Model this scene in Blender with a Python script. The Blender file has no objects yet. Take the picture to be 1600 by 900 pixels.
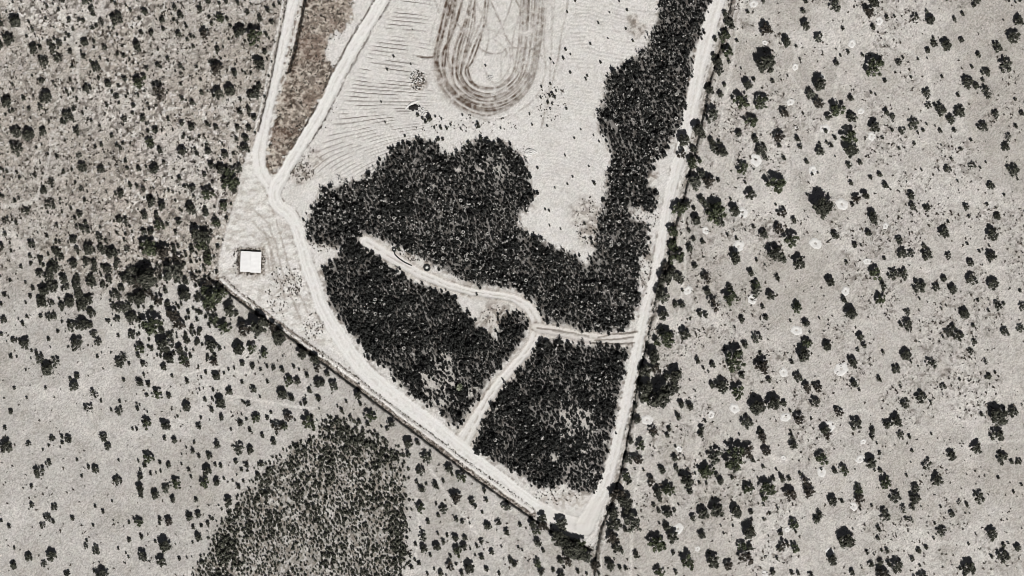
import bpy, bmesh, math, random
import numpy as np
from mathutils import Vector

# ------------------------------------------------------------------ scene, camera, light
scene = bpy.context.scene
COL = scene.collection
S = 0.25                                   # metres per photograph pixel (1600 px wide)
CAM_H = 1500.0


def W(u, v, z=0.0):
    return ((u - 800.0) * S, (450.0 - v) * S, z)


cam_data = bpy.data.cameras.new("camera")
cam = bpy.data.objects.new("camera", cam_data)
COL.objects.link(cam)
cam.location = (0.0, 0.0, CAM_H)
cam.rotation_euler = (0.0, 0.0, 0.0)
cam_data.sensor_width = 36.0
cam_data.lens = 36.0 * CAM_H / (1600 * S)
cam_data.clip_start = 1.0
cam_data.clip_end = 20000.0
scene.camera = cam

SUN_EL = math.radians(50.0)
SUN_AZ = Vector((0.36, -0.93, 0.0)).normalized()      # horizontal direction towards the sun
sun_dir = Vector((SUN_AZ.x * math.cos(SUN_EL), SUN_AZ.y * math.cos(SUN_EL), math.sin(SUN_EL)))
world = bpy.data.worlds.new("World")
scene.world = world
world.use_nodes = True
wn = world.node_tree
sky = wn.nodes.new("ShaderNodeTexSky")
sky.sky_type = 'NISHITA'
sky.sun_disc = False
sky.sun_elevation = SUN_EL
sky.sun_rotation = math.atan2(SUN_AZ.x, SUN_AZ.y) % (2 * math.pi)
bg = wn.nodes["Background"]
bg.inputs["Strength"].default_value = 0.05
sky.air_density = 0.22
sky.dust_density = 0.2
sky.ozone_density = 0.3
haze_grey = wn.nodes.new("ShaderNodeHueSaturation")      # a dry dusty sky, nearly colourless
haze_grey.inputs["Saturation"].default_value = 0.4
wn.links.new(sky.outputs["Color"], haze_grey.inputs["Color"])
wn.links.new(haze_grey.outputs["Color"], bg.inputs["Color"])

sun_data = bpy.data.lights.new("sun", 'SUN')
sun_data.energy = 5.0
sun_data.angle = math.radians(0.5)
sun_data.color = (1.0, 0.98, 0.955)
sun = bpy.data.objects.new("sun", sun_data)
COL.objects.link(sun)
sun.rotation_euler = (-sun_dir).to_track_quat('-Z', 'Y').to_euler()
sun.location = (0, 0, 300)

scene.view_settings.view_transform = 'Standard'
scene.view_settings.look = 'None'
scene.view_settings.exposure = 0.0
scene.view_settings.gamma = 1.0
scene.view_settings.use_curve_mapping = False
scene.render.engine = 'CYCLES'
scene.cycles.max_bounces = 4
scene.cycles.diffuse_bounces = 2
scene.cycles.pixel_filter_type = 'BLACKMAN_HARRIS'
scene.cycles.filter_width = 0.85

rng = np.random.default_rng(7)
random.seed(7)

# ------------------------------------------------------------------ helpers
K_LIGHT = 1.27      # display-linear brightness of a white surface in this light


def lin(c):
    c = np.asarray(c, float) / 255.0
    return np.where(c <= 0.04045, c / 12.92, ((c + 0.055) / 1.055) ** 2.4)


def alb(r, g, b):
    return lin((r, g, b)) / K_LIGHT


def tag(o, label=None, cat=None, group=None, kind=None):
    if label:
        o["label"] = label
    if cat:
        o["category"] = cat
    if group:
        o["group"] = group
    if kind:
        o["kind"] = kind
    return o


def mesh_from(name, verts, faces, smooth=False):
    """verts (n,3), faces (m,k) arrays -> mesh data"""
    verts = np.ascontiguousarray(verts, dtype=np.float32)
    faces = np.ascontiguousarray(faces, dtype=np.int32)
    me = bpy.data.meshes.new(name)
    m, k = faces.shape
    me.vertices.add(len(verts))
    me.vertices.foreach_set("co", verts.ravel())
    me.loops.add(m * k)
    me.loops.foreach_set("vertex_index", faces.ravel())
    me.polygons.add(m)
    me.polygons.foreach_set("loop_start", np.arange(0, m * k, k, dtype=np.int32))
    me.polygons.foreach_set("use_smooth", np.full(m, smooth, dtype=bool))
    me.update(calc_edges=True)
    return me


def obj(name, me, mat=None, parent=None, loc=None, rot=None, scale=None):
    o = bpy.data.objects.new(name, me)
    COL.objects.link(o)
    if mat is not None and me is not None and len(me.materials) == 0:
        me.materials.append(mat)
    if parent is not None:
        o.parent = parent
    if loc is not None:
        o.location = loc
    if rot is not None:
        o.rotation_euler = rot
    if scale is not None:
        o.scale = scale
    return o


def bm_mesh(name, bm, smooth=False):
    me = bpy.data.meshes.new(name)
    bm.to_mesh(me)
    bm.free()
    if smooth:
        for p in me.polygons:
            p.use_smooth = True
    return me


_lat = np.random.default_rng(99).random((16, 256, 256))


def vnoise(x, y, wl, seed=0):
    """smooth value noise in 0..1 at world points, wavelength wl metres"""
    L = _lat[seed % 16]
    ox, oy = 37.3 * seed, 91.7 * seed
    a = x / wl + ox
    b = y / wl + oy
    i = np.floor(a).astype(int)
    j = np.floor(b).astype(int)
    fx = a - i
    fy = b - j
    fx = fx * fx * (3 - 2 * fx)
    fy = fy * fy * (3 - 2 * fy)
    i0, i1, j0, j1 = i & 255, (i + 1) & 255, j & 255, (j + 1) & 255
    return (L[i0, j0] * (1 - fx) * (1 - fy) + L[i1, j0] * fx * (1 - fy) + L[i0, j1] * (1 - fx) * fy + L[i1, j1] * fx * fy)


def fbm(x, y, wl, seed=0, octs=3):
    t, a, s = 0.0, 1.0, 0.0
    for k in range(octs):
        t = t + a * vnoise(x, y, wl / 2 ** k, seed + k)
        s += a
        a *= 0.6
    return t / s


def sm(x, a, b):
    t = np.clip((x - a) / (b - a), 0, 1)
    return t * t * (3 - 2 * t)


def dist_poly(U, V, pts):
    """distance in px from points to a polyline"""
    pts = np.asarray(pts, float)
    d = np.full(U.shape, 1e9)
    for (x0, y0), (x1, y1) in zip(pts[:-1, :2], pts[1:, :2]):
        dx, dy = x1 - x0, y1 - y0
        t = np.clip(((U - x0) * dx + (V - y0) * dy) / (dx * dx + dy * dy + 1e-9), 0, 1)
        d = np.minimum(d, np.hypot(U - x0 - t * dx, V - y0 - t * dy))
    return d


def road_field(U, V, pts):
    """(signed lateral distance, half width there) for a polyline of (u, v, width)"""
    d = np.full(U.shape, 1e9)
    sg = np.zeros(U.shape)
    hw = np.ones(U.shape)
    for (x0, y0, w0), (x1, y1, w1) in zip(pts[:-1], pts[1:]):
        dx, dy = x1 - x0, y1 - y0
        L = math.hypot(dx, dy)
        t = np.clip(((U - x0) * dx + (V - y0) * dy) / (L * L), 0, 1)
        px, py = U - x0 - t * dx, V - y0 - t * dy
        dd = np.hypot(px, py)
        c = (dx * (V - y0) - dy * (U - x0)) / L
        m = dd < d
        d = np.where(m, dd, d)
        sg = np.where(m, np.sign(c) * dd, sg)
        hw = np.where(m, (w0 + (w1 - w0) * t) / 2, hw)
    return sg, hw


def inside(U, V, poly):
    poly = np.asarray(poly, float)
    r = np.zeros(U.shape, bool)
    x0, y0 = poly[-1]
    for x1, y1 in poly:
        if y0 != y1:
            c = ((y1 > V) != (y0 > V)) & (U < (x0 - x1) * (V - y1) / (y0 - y1) + x1)
            r ^= c
        x0, y0 = x1, y1
    return r


def sdf(U, V, poly):
    """signed px distance, positive inside"""
    d = dist_poly(U, V, list(poly) + [poly[0]])
    return np.where(inside(U, V, poly), d, -d)


def spline(pts, n=8):
    """Catmull-Rom through the points (any number of columns)"""
    p = np.asarray(pts, float)
    p = np.vstack([2 * p[0] - p[1], p, 2 * p[-1] - p[-2]])
    out = []
    for i in range(1, len(p) - 2):
        for t in np.linspace(0, 1, n, endpoint=False):
            out.append(0.5 * ((2 * p[i]) + (-p[i - 1] + p[i + 1]) * t + (2 * p[i - 1] - 5 * p[i] + 4 * p[i + 1] - p[i + 2]) * t ** 2
                              + (-p[i - 1] + 3 * p[i] - 3 * p[i + 1] + p[i + 2]) * t ** 3))
    out.append(p[-2])
    return np.array(out)


# ------------------------------------------------------------------ layout traced from the photograph (pixels)
R_WEST = [(474, -60, 16), (459, 0, 15), (447, 50, 15), (435, 100, 15), (424, 150, 15), (411, 205, 17), (405, 240, 20), (407, 265, 20), (418, 285, 18), (428, 300, 18)]
R_MID = [(632, -60, 17), (598, 0, 18), (562, 60, 18), (532, 112, 18), (505, 170, 18), (470, 228, 18), (445, 270, 18), (431, 295, 20), (432, 318, 20),
         (452, 335, 20), (465, 358, 19), (474, 390, 19), (482, 420, 19), (491, 445, 20), (503, 480, 20), (524, 517, 22), (552, 560, 24), (575, 586, 26),
         (620, 625, 26), (660, 655, 26), (690, 680, 28), (717, 703, 30), (752, 730, 26), (795, 762, 24), (815, 777, 22), (845, 797, 22), (882, 818, 26), (908, 828, 30)]
R_EAST = [(1142, -60, 22), (1121, 0, 22), (1107, 50, 22), (1094, 100, 21), (1084, 150, 20), (1072, 205, 20), (1060, 255, 15), (1046, 307, 15), (1037, 355, 13), (1030, 400, 13),
          (1022, 437, 13), (1012, 470, 13), (1002, 515, 14), (992, 562, 14), (982, 612, 14), (972, 662, 14), (960, 707, 15), (949, 745, 16), (936, 780, 20), (915, 822, 28)]
T_LOOP = [(570, 377, 16), (600, 396, 16), (625, 410, 15), (650, 425, 13), (680, 438, 12), (720, 452, 10), (760, 460, 10), (797, 465, 11), (823, 479, 14), (837, 500, 16),
          (838, 524, 15), (824, 549, 13), (800, 576, 12), (775, 604, 12), (755, 635, 14), (740, 662, 17), (722, 692, 24)]
T_LINK = [(838, 512, 12), (880, 520, 13), (920, 528, 14), (960, 531, 13), (998, 528, 14)]

COMPOUND = [(462, -60), (444, 20), (420, 130), (400, 225), (384, 245), (372, 300), (352, 362), (342, 410), (343, 436), (400, 478), (500, 548), (600, 630), (700, 706), (830, 800),
            (880, 835), (930, 858), (945, 800), (980, 670), (1003, 560), (1020, 470), (1045, 355), (1064, 290), (1085, 205), (1105, 120), (1128, 30), (1150, -60)]
CLEARING = [(386, 238), (400, 232), (430, 300), (455, 345), (470, 400), (480, 440), (497, 490), (520, 530), (545, 565), (500, 540), (400, 474), (352, 442), (343, 428), (346, 400), (358, 350), (375, 300)]
BROWN = [(478, -60), (560, -60), (552, 0), (549, 38), (530, 48), (513, 62), (512, 95), (524, 104), (510, 140), (492, 172), (468, 212), (440, 258), (428, 276), (419, 268), (414, 250), (427, 190), (441, 125), (462, 50)]
DENSE_MAIN = [(478, 355), (492, 320), (505, 298), (530, 290), (558, 280), (585, 270), (600, 250), (612, 232), (640, 222), (660, 218), (683, 222), (692, 240), (712, 240), (728, 225),
              (760, 220), (790, 224), (810, 240), (822, 262), (830, 290), (836, 305), (830, 325), (812, 335), (808, 350), (825, 365), (850, 378), (880, 392), (905, 400), (918, 418), (926, 400),
              (930, 370), (938, 345), (945, 310), (950, 280), (955, 240), (945, 215), (937, 195), (934, 180), (945, 155), (948, 125), (970, 105), (995, 90), (1012, 70), (1022, 50), (1028, 20),
              (1033, 0), (1050, -60), (1125, -60), (1107, 0), (1100, 30), (1093, 60), (1080, 85), (1080, 120), (1074, 155), (1066, 190), (1052, 215), (1038, 235), (1025, 250), (1020, 270),
              (1010, 285), (1026, 296), (1028, 317), (1012, 330), (992, 318), (985, 342), (1012, 352), (1014, 375), (1010, 400), (997, 404), (998, 437), (1000, 457), (995, 482),
              (984, 511), (940, 522), (907, 517), (895, 507), (872, 510), (852, 500), (840, 480), (815, 457), (800, 449), (750, 447), (720, 436), (680, 414), (650, 398), (618, 384), (600, 374),
              (568, 370), (572, 384), (560, 400), (535, 400), (532, 385), (500, 380), (484, 372)]
DENSE_WEST = [(530, 404), (535, 384), (565, 382), (585, 394), (602, 412), (630, 430), (660, 447), (690, 458), (712, 470), (725, 487), (747, 510), (774, 530), (782, 512), (781, 494), (797, 490),
              (815, 488), (824, 502), (820, 525), (804, 550), (792, 562), (768, 590), (750, 620), (728, 648), (714, 668), (685, 642), (655, 624), (625, 602), (607, 577), (582, 562), (560, 532),
              (537, 507), (520, 482), (513, 455), (505, 440), (506, 420)]
DENSE_SOUTH = [(842, 529), (860, 533), (905, 541), (950, 538), (980, 543), (977, 562), (972, 590), (966, 625), (962, 655), (956, 680), (949, 712), (941, 745), (925, 772), (900, 766), (882, 756),
               (855, 762), (827, 756), (805, 736), (775, 722), (748, 702), (742, 692), (752, 670), (760, 645), (780, 616), (800, 590), (820, 568), (835, 546)]
DOTTED = [(497, 682), (505, 662), (522, 650), (540, 662), (560, 676), (600, 688), (620, 700), (630, 730), (635, 770), (632, 815), (635, 855), (630, 890), (625, 960), (290, 960), (297, 900), (307, 887),
          (330, 857), (340, 825), (362, 800), (380, 775), (400, 755), (417, 727), (447, 707), (462, 690)]
DITCH_SW = [(338, 440), (360, 460), (400, 490), (440, 518), (500, 565), (562, 611), (618, 654), (660, 686), (695, 712), (725, 735), (755, 757), (797, 786), (825, 806), (860, 830), (925, 860)]
BUND_SW = [(345, 436), (372, 460), (420, 497), (481, 542), (520, 568), (560, 598), (632, 654), (666, 678), (702, 706), (734, 730), (763, 751), (805, 779), (832, 799)]
DITCH_E = [(1152, -60), (1141, 12), (1128, 70), (1112, 120), (1102, 165), (1094, 205), (1082, 255), (1067, 315), (1058, 345), (1048, 400), (1024, 470), (1013, 525), (1003, 570), (993, 620), (983, 675), (971, 735), (955, 790), (940, 825), (931, 870), (925, 960)]
LINE_NW = [(454, -60), (446, 12), (434, 70), (424, 118), (413, 165), (403, 205)]
LINE_BROWN = [(490, -60), (477, 0), (468, 45), (459, 85), (452, 112)]
FAINT = [[(1165, -40), (1146, 87), (1132, 155), (1124, 215), (1117, 260)], [(1067, 325), (1070, 400), (1067, 445), (1060, 500)], [(670, 730), (700, 775), (735, 820), (765, 865)],
         [(650, 780), (655, 820), (650, 870)], [(350, 618), (400, 625), (440, 632), (490, 638)], [(225, 575), (290, 585), (330, 575), (390, 585)], [(1012, 680), (1000, 730), (990, 800), (985, 900)],
         [(211, 400), (240, 415), (270, 440), (330, 455)], [(690, 640), (720, 690)]]

COMP_HOLES = [(656, 254, 4), (677, 292, 6), (715, 268, 7), (750, 266, 8), (778, 266, 9), (650, 550, 6), (693, 554, 7), (701, 562, 8), (702, 580, 6), (662, 589, 9), (675, 602, 11), (640, 602, 5),
              (706, 600, 7), (690, 630, 8), (735, 615, 7), (745, 608, 6), (625, 600, 5), (908, 645, 8), (921, 647, 8), (880, 647, 8), (915, 662, 8), (880, 683, 5), (912, 705, 5), (866, 716, 9), (931, 741, 6),
              (948, 692, 6), (918, 593, 6), (925, 622, 4), (775, 640, 4), (889, 662, 5), (892, 680, 6), (928, 488, 5), (918, 484, 4), (887, 461, 4), (985, 330, 6), (700, 620, 5), (680, 628, 6)]
PALE_RINGS = "F:150,492 370,455 463,462 547,265 880,353 640,150 742,420 822,403 675,550 712,630 632,672 710,665 680,680 770,650 768,714 910,700 947,684 918,722 822,587 860,590 895,550 1050,560 1155,705 1085,770 1030,645 1000,775 382,770;" \
             "C:1030,590 935,830 1025,740;G:872,85 790,150 905,30 28,712 87,852 505,878 620,635 670,485 668,625 620,610;J:348,160 288,148 558,165 335,280 352,322 525,375 1045,522 1080,545 485,270 345,72;B:2000,3900"
ORIGIN = dict(A=(200, 0), B=(500, 0), C=(800, 0), D=(1100, 0), E=(200, 225), F=(500, 225), G=(800, 225), H=(1100, 225), I=(200, 450), J=(500, 450), K=(800, 450), L=(1100, 450),
              M=(200, 675), N=(500, 675), O=(800, 675), P=(1100, 675))

TREES = {
 'A': "105,75,22 60,290,32 75,510,38 195,565,45 290,45,20 330,95,22 215,125,20 220,180,14 85,205,14 145,205,18 318,213,20 450,60,20 480,208,32 395,225,14 370,250,14 410,290,12 525,150,16 575,110,26 620,120,12 640,160,12 685,15,16 745,80,18 825,115,20 870,60,20 700,195,38 790,225,50 865,215,14 900,135,16 248,368,14 118,425,18 185,410,20 328,415,16 428,418,12 550,425,38 670,405,9 665,455,22 715,445,9 820,400,38 855,325,16 558,585,35 637,565,35 820,535,20 800,590,32 760,590,22 855,605,10 755,680,22 700,695,22 785,735,20 755,800,20 735,865,24 680,870,16 340,618,14 400,640,18 125,650,10 62,595,12 95,740,20 115,775,10 255,745,16 340,770,20 398,790,24 170,815,22 125,820,12 550,800,20 495,775,14 680,795,18 135,890,26 700,620,14 460,580,16 560,310,18 365,170,12 610,10,16 500,10,18",
 'D': "130,85,20 150,130,28 170,160,22 70,245,16 125,225,34 205,255,12 145,325,34 60,345,18 80,385,32 95,440,26 155,390,14 35,560,28 100,590,22 125,530,14 50,710,46 310,495,14 268,525,32 225,625,46 355,635,42 428,508,14 380,385,62 385,180,38 272,75,12 290,755,36 215,835,22 320,870,24 45,885,24 95,885,18 498,705,30 465,855,34 465,810,9 585,870,22 618,70,16 635,155,32 510,260,32 710,235,28 635,10,14 810,30,40 740,325,6 865,180,14 825,390,22 853,347,9 897,325,14 990,345,12 1060,415,55 1128,505,14 1060,15,36 1025,70,32 1140,105,14 1055,170,18 715,520,44 660,578,28 710,640,32 830,675,44 775,730,24 920,735,30 815,860,16 900,850,50 915,610,20 1045,580,10 1072,592,8 1135,705,24 1065,790,36 1115,860,12 522,472,8 600,372,10 720,895,10 765,890,10 760,820,14 575,290,10 365,8,16 232,428,7 620,712,7",
 'E': "145,8,24 200,40,20 340,45,28 430,62,14 498,45,22 605,68,24 660,60,12 730,20,26 165,155,28 70,155,18 515,130,22 580,155,30 630,165,30 690,155,28 640,235,46 665,290,20 600,270,16 475,190,16 322,215,16 530,238,10 405,275,22 355,262,12 95,280,16 55,260,16 255,290,9 280,298,10 500,305,36 145,360,30 125,335,14 215,385,26 395,400,32 485,430,24 600,385,26 540,395,10 105,445,24 180,440,18 320,485,24 198,500,32 245,500,12 550,490,26 617,465,12 300,550,16 98,550,24 143,545,22 430,560,44 490,575,40 460,620,40 400,665,18 125,640,46 215,670,44 305,705,32 500,715,30 555,800,14 280,790,56 120,820,70 70,790,30 185,790,26 360,855,24 410,840,28 490,860,36 560,880,20 560,640,14 60,860,36",
 'H': "60,15,28 105,45,38 235,145,34 255,240,12 85,225,14 20,230,40 285,315,32 165,345,10 185,415,34 70,420,60 100,490,28 15,380,30 355,35,34 380,80,20 500,90,14 640,110,16 725,45,30 790,10,18 600,15,18 470,10,14 675,190,10 712,180,7 440,245,55 730,375,70 640,315,9 488,430,30 560,475,20 310,518,14 365,560,30 465,530,30 540,590,48 440,680,48 490,720,24 590,735,40 190,705,40 205,590,14 147,570,12 257,540,8 187,537,6 328,725,12 290,805,24 325,875,26 160,890,20 20,830,34 458,840,22 815,570,24 785,860,32 905,130,22 973,118,16 917,245,16 1040,210,14 1095,190,18 1135,260,24 950,340,26 1005,320,28 925,380,14 1048,450,34 1072,495,14 1025,555,22 937,630,18 980,633,8 888,740,12 1070,805,36 1120,875,24 1125,715,12 910,30,44 448,380,8 818,77,6 310,158,6 650,458,5 380,755,6",
 'I': "75,55,38 130,30,34 185,70,34 235,20,16 355,40,40 520,40,70 430,70,20 510,110,30 590,20,30 250,95,18 270,155,38 310,215,42 315,118,12 150,215,60 205,260,20 265,295,18 220,350,48 365,325,24 322,380,30 380,150,16 435,195,16 368,190,12 402,245,16 445,265,18 435,330,16 540,190,28 490,180,10 605,240,36 548,245,12 640,130,40 675,160,20 730,250,46 815,220,60 900,250,40 940,300,50 1085,405,40 1165,440,40 1180,500,26 690,375,46 775,375,34 850,405,28 515,350,36 570,375,18 500,430,14 540,455,28 75,375,34 65,420,18 90,470,18 260,440,36 225,490,22 345,440,36 370,470,26 715,470,18 778,488,18 830,510,10 870,490,12 908,500,18 962,512,20 1035,490,14 1070,510,8 1118,545,16 485,527,12 550,548,28 458,560,9 600,533,9 628,508,9 665,502,10 713,588,12 875,585,14 368,582,18 635,640,24 785,635,22 1005,580,34 1058,580,24 965,660,36 1020,685,22 1185,590,30 1135,640,18 1105,715,22 1190,690,20 75,590,24 125,600,18 118,670,12 185,660,34 255,672,18 365,740,32 580,710,40 482,697,14 525,690,10 523,760,16 585,808,18 750,725,18 715,708,8 700,840,20 800,810,30 868,810,14 740,820,10 712,790,8 455,810,10 445,860,22 118,845,36 235,855,34 60,755,14 75,730,8 310,803,8 295,810,6 55,880,12 1000,800,34 1045,825,8 1135,835,48 930,865,36 975,860,26 765,890,16 645,885,9 448,635,8 383,643,5 435,660,5 55,200,14 100,540,10 510,825,6 645,775,5 825,680,8",
 'M': "232,40,16 290,50,20 415,65,10 403,115,18 442,150,14 365,95,8 555,75,26 690,100,38 765,110,26 840,20,16 910,60,22 930,10,12 130,155,38 105,205,16 65,180,10 255,205,18 200,190,12 205,245,9 145,260,14 175,255,8 75,280,24 78,235,10 75,350,32 85,395,18 300,320,34 235,352,28 170,390,28 280,420,20 510,145,22 497,240,34 478,310,34 555,310,28 545,205,12 580,210,14 600,290,10 675,185,16 738,205,20 710,235,12 750,240,8 835,200,18 690,340,16 722,305,10 655,305,8 680,268,7 625,430,30 425,425,14 395,280,10 380,235,12 335,200,8 65,560,30 202,545,16 200,570,12 255,555,30 380,525,26 440,515,22 512,535,12 500,570,14 458,585,12 412,595,16 440,655,26 405,690,8 85,655,14 230,700,46 172,685,10 207,805,36 95,770,34 322,793,12 370,785,8 335,137,6 680,412,10 692,456,12",
 'N': "550,65,34 610,65,18 660,155,36 628,240,30 805,225,26 825,260,14 880,280,34 690,120,10 770,305,12 605,310,14 665,325,10 725,335,26 635,355,22 845,405,42 625,470,32 725,450,12 770,480,30 740,520,14 950,435,26 970,465,14 1025,365,18 1040,425,14 1165,465,30 675,560,16 850,545,16 890,560,14 935,570,8 1045,585,26 1112,565,22 1170,625,24 1015,500,10 735,635,12 640,650,34 628,600,9 768,685,18 795,645,12 845,660,24 905,660,18 855,740,34 900,715,24 597,702,12 650,725,26 690,770,12 730,715,28 940,730,8 1010,685,20 980,710,14 1075,750,18 1010,780,18 1040,855,16 970,770,8 810,835,30 935,845,40 885,880,16 850,825,10 815,775,12 565,775,14 595,800,12 620,820,14 575,845,14 715,855,8 755,880,20 670,885,12 1190,800,18 1120,885,12 558,425,9 545,660,8 1135,715,8 790,895,8",
 'J': "85,605,34 45,530,22 10,590,24 240,665,30 250,720,16 310,795,40 445,845,26 420,880,14 165,710,10 190,805,16 110,740,10 135,765,14 105,830,14 50,800,8 245,835,16 300,850,18 160,850,14 50,880,16 150,890,12 385,865,8 40,835,12 75,860,10 225,880,12 270,880,12 980,40,8",
 'O': "130,570,30 190,580,40 150,620,30 188,528,30 160,690,26 195,740,14 302,560,40 290,650,50 330,690,50 380,720,60 420,700,40 350,790,36 470,770,36 430,760,40 300,800,22 325,845,10 255,860,14 158,815,28 175,870,22 50,580,14 40,720,9 64,738,8 305,890,24 410,870,14 10,820,20 465,885,10 520,825,30 540,880,14 740,55,20 800,75,30 730,165,30 785,165,30 768,232,8 710,270,28 725,305,26 660,385,46 700,420,50 720,470,20 630,505,34 645,570,34 600,580,18 750,555,60 710,610,20 715,490,24 625,650,36 650,720,30 680,740,20 610,830,30 590,800,14 672,845,14 712,850,14 640,795,8 780,765,26 900,690,50 880,10,20 970,20,16 1180,15,20 1020,90,9 1015,160,22 1025,220,16 1035,245,10 935,235,26 868,300,30 910,370,28 920,415,20 975,350,36 885,455,14 915,490,14 970,500,30 1015,490,14 960,585,26 1000,650,38 1085,300,46 1110,370,20 1170,320,12 1190,245,34 1195,505,36 1130,535,24 1185,640,26 1005,755,16 1100,800,48 920,870,32 1020,875,16 1100,230,8 1145,260,8 820,235,8 1040,452,7 920,570,8",
 'P': "60,140,46 180,140,70 265,120,42 190,215,34 305,175,20 175,285,12 20,235,40 15,320,10 75,265,16 100,305,24 360,25,34 385,115,28 368,218,12 545,30,20 555,80,26 453,235,10 430,292,16 485,285,26 530,290,16 275,345,34 385,350,50 313,355,8 335,285,7 535,385,40 630,310,34 650,370,34 600,260,12 735,160,36 765,15,28 655,172,6 733,230,10 815,240,20 870,235,30 800,425,30 862,433,12 720,515,22 700,550,24 560,570,30 572,620,12 478,630,18 495,700,28 470,730,18 565,720,28 457,790,14 80,480,48 15,510,36 195,490,34 215,520,20 292,500,16 298,545,10 370,455,12 412,508,10 372,545,9 275,615,44 235,710,30 290,715,26 260,770,46 50,800,38 30,750,12 75,835,18 150,830,28 430,875,18 550,880,16 588,882,14 665,890,18 800,790,34 885,670,50 925,875,20 1020,750,16 1040,825,22 1060,765,8 1100,810,20 1110,740,10 1140,740,18 1110,885,40 1090,605,20 1085,665,14 1125,515,34 1130,310,34 965,355,28 970,410,30 975,480,10 1035,185,36 1065,240,10 1100,240,16 1050,30,20 1080,70,8 1095,130,12 1048,460,9 403,648,6 105,585,7 180,585,8 123,633,7 220,15,8 460,478,8 535,498,5 930,605,6",
 'L': "10,170,22 65,90,46 160,45,44 20,20,24 328,20,34 412,45,28 365,118,14 385,185,18 352,195,8 235,195,22 190,245,9 325,305,32 255,350,22 190,440,66 235,545,20 360,485,44 350,408,12 405,575,18 55,480,20 28,522,9 50,605,22 110,610,38 210,645,40 330,735,52 265,835,36 435,715,44 500,720,20 538,768,11 590,815,36 640,620,30 710,620,30 690,710,30 585,555,28 547,462,14 615,410,44 640,340,28 765,360,30 580,120,28 573,85,14 540,205,10 635,220,24 660,275,8 350,890,18 750,880,28 540,895,10 670,815,9 838,775,28 935,595,26 970,635,10 945,845,36 1050,890,20 1135,850,26 1095,570,20 975,305,26 1000,355,20 960,385,14 925,455,28 940,490,16 1118,400,12 915,155,40 875,75,24 1100,65,34 1120,5,14 5,830,12 720,188,8",
 'K': "930,40,50 1020,100,20 1060,105,22 1065,15,10 945,165,34 930,250,20 950,305,56 995,290,20 1080,285,34 1175,160,24 1115,195,8 880,420,44 900,500,36 830,510,40 1160,450,22 1195,500,10 965,545,24 1020,540,46 1015,620,28 920,660,80 830,620,50 800,600,24 1055,725,24 1110,735,24 1035,800,24 1112,575,7 1145,645,7 770,735,16 780,820,26 880,880,30 980,880,16 1185,880,24 810,690,26 850,690,30",
 'G': "945,75,16 1060,60,30 1130,110,40 1130,30,24 1140,230,44 1180,190,30 1040,400,40 1000,540,34 1095,370,24 1135,400,14 1150,470,32 1180,345,24 1105,540,14 1000,630,34 1020,700,44 960,760,30 1060,720,16 1110,650,24 1133,595,14 1190,610,16 1000,800,40 950,840,44 1045,840,30 1140,760,18 1190,830,16 930,880,24 512,245,14 860,540,10 332,72,7 380,205,7 347,252,7 208,410,7 232,418,8 235,508,7 305,530,7 160,150,8 270,275,6 135,555,6 460,590,8 480,140,6 455,500,9 430,560,8",
 'C': "1070,870,40 1160,800,40 1190,840,26 345,75,7 335,310,9 240,370,8 320,365,9 365,340,6 460,495,10 470,475,8 240,525,8 185,545,9 225,640,10 250,590,14 265,610,12 250,650,9 340,680,8 110,715,8 125,780,7 220,790,8 430,810,6 390,865,6 510,845,6 545,885,7 720,65,8 540,145,7 710,180,8 755,255,9 600,240,6 490,275,8 555,390,9 610,80,5 365,455,8 260,395,7 275,570,8 235,600,9 240,680,8 180,610,8 670,10,6 395,5,8 325,365,7",
 'B': "460,353,8 567,400,6 420,435,8 577,183,5 383,637,6 408,765,6 680,735,24 660,760,12 610,720,12 640,740,10 720,730,8 760,745,8 985,790,18 985,770,10 890,720,7 1035,412,7 530,850,8 740,870,12 768,872,10 755,800,12 790,800,12 815,780,8 715,800,7 880,805,7 1005,860,14 1045,865,10 925,890,12 1130,800,7",
}
RINGS = "D:310,25,22 1095,130,22 925,272,22 380,265,14 735,485,18 540,637,20 980,695,18 570,418,18 757,805,26 1048,850,22 578,797,10;" \
        "H:325,98,32 680,165,24 240,428,28 862,377,32 697,622,32 215,640,32 1020,732,20 1135,512,16 10,540,20;" \
        "O:1042,105,18 1038,605,28 1160,730,14;P:735,250,26 785,745,22 935,465,22 975,170,22 497,160,13 520,610,16 995,60,16 380,885,18;" \
        "L:300,70,26 578,265,28 497,527,24 858,507,36 190,752,26 510,808,26 785,862,28 45,790,20 885,20,24;K:845,825,28 1100,15,24"


def parse(s):
    out = []
    for blk in s.split(';'):
        k, body = blk.split(':')
        ox, oy = ORIGIN[k]
        for t in body.split():
            a = [float(q) for q in t.split(',')]
            out.append((ox + a[0] / 4, oy + a[1] / 4) + tuple(q / 4 for q in a[2:]))
    return out


rings = parse(RINGS)
blobs = parse(';'.join(f"{k}:{v}" for k, v in TREES.items()))
blobs.sort(key=lambda b: -b[2])
keep = []
for b in blobs:
    if all(math.hypot(b[0] - c[0], b[1] - c[1]) > 0.3 * (b[2] + c[2]) for c in keep):
        keep.append(b)
blobs = keep

# ------------------------------------------------------------------ materials


def new_mat(name):
    m = bpy.data.materials.new(name)
    m.use_nodes = True
    nt = m.node_tree
    return m, nt, nt.nodes["Principled BSDF"]


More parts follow.
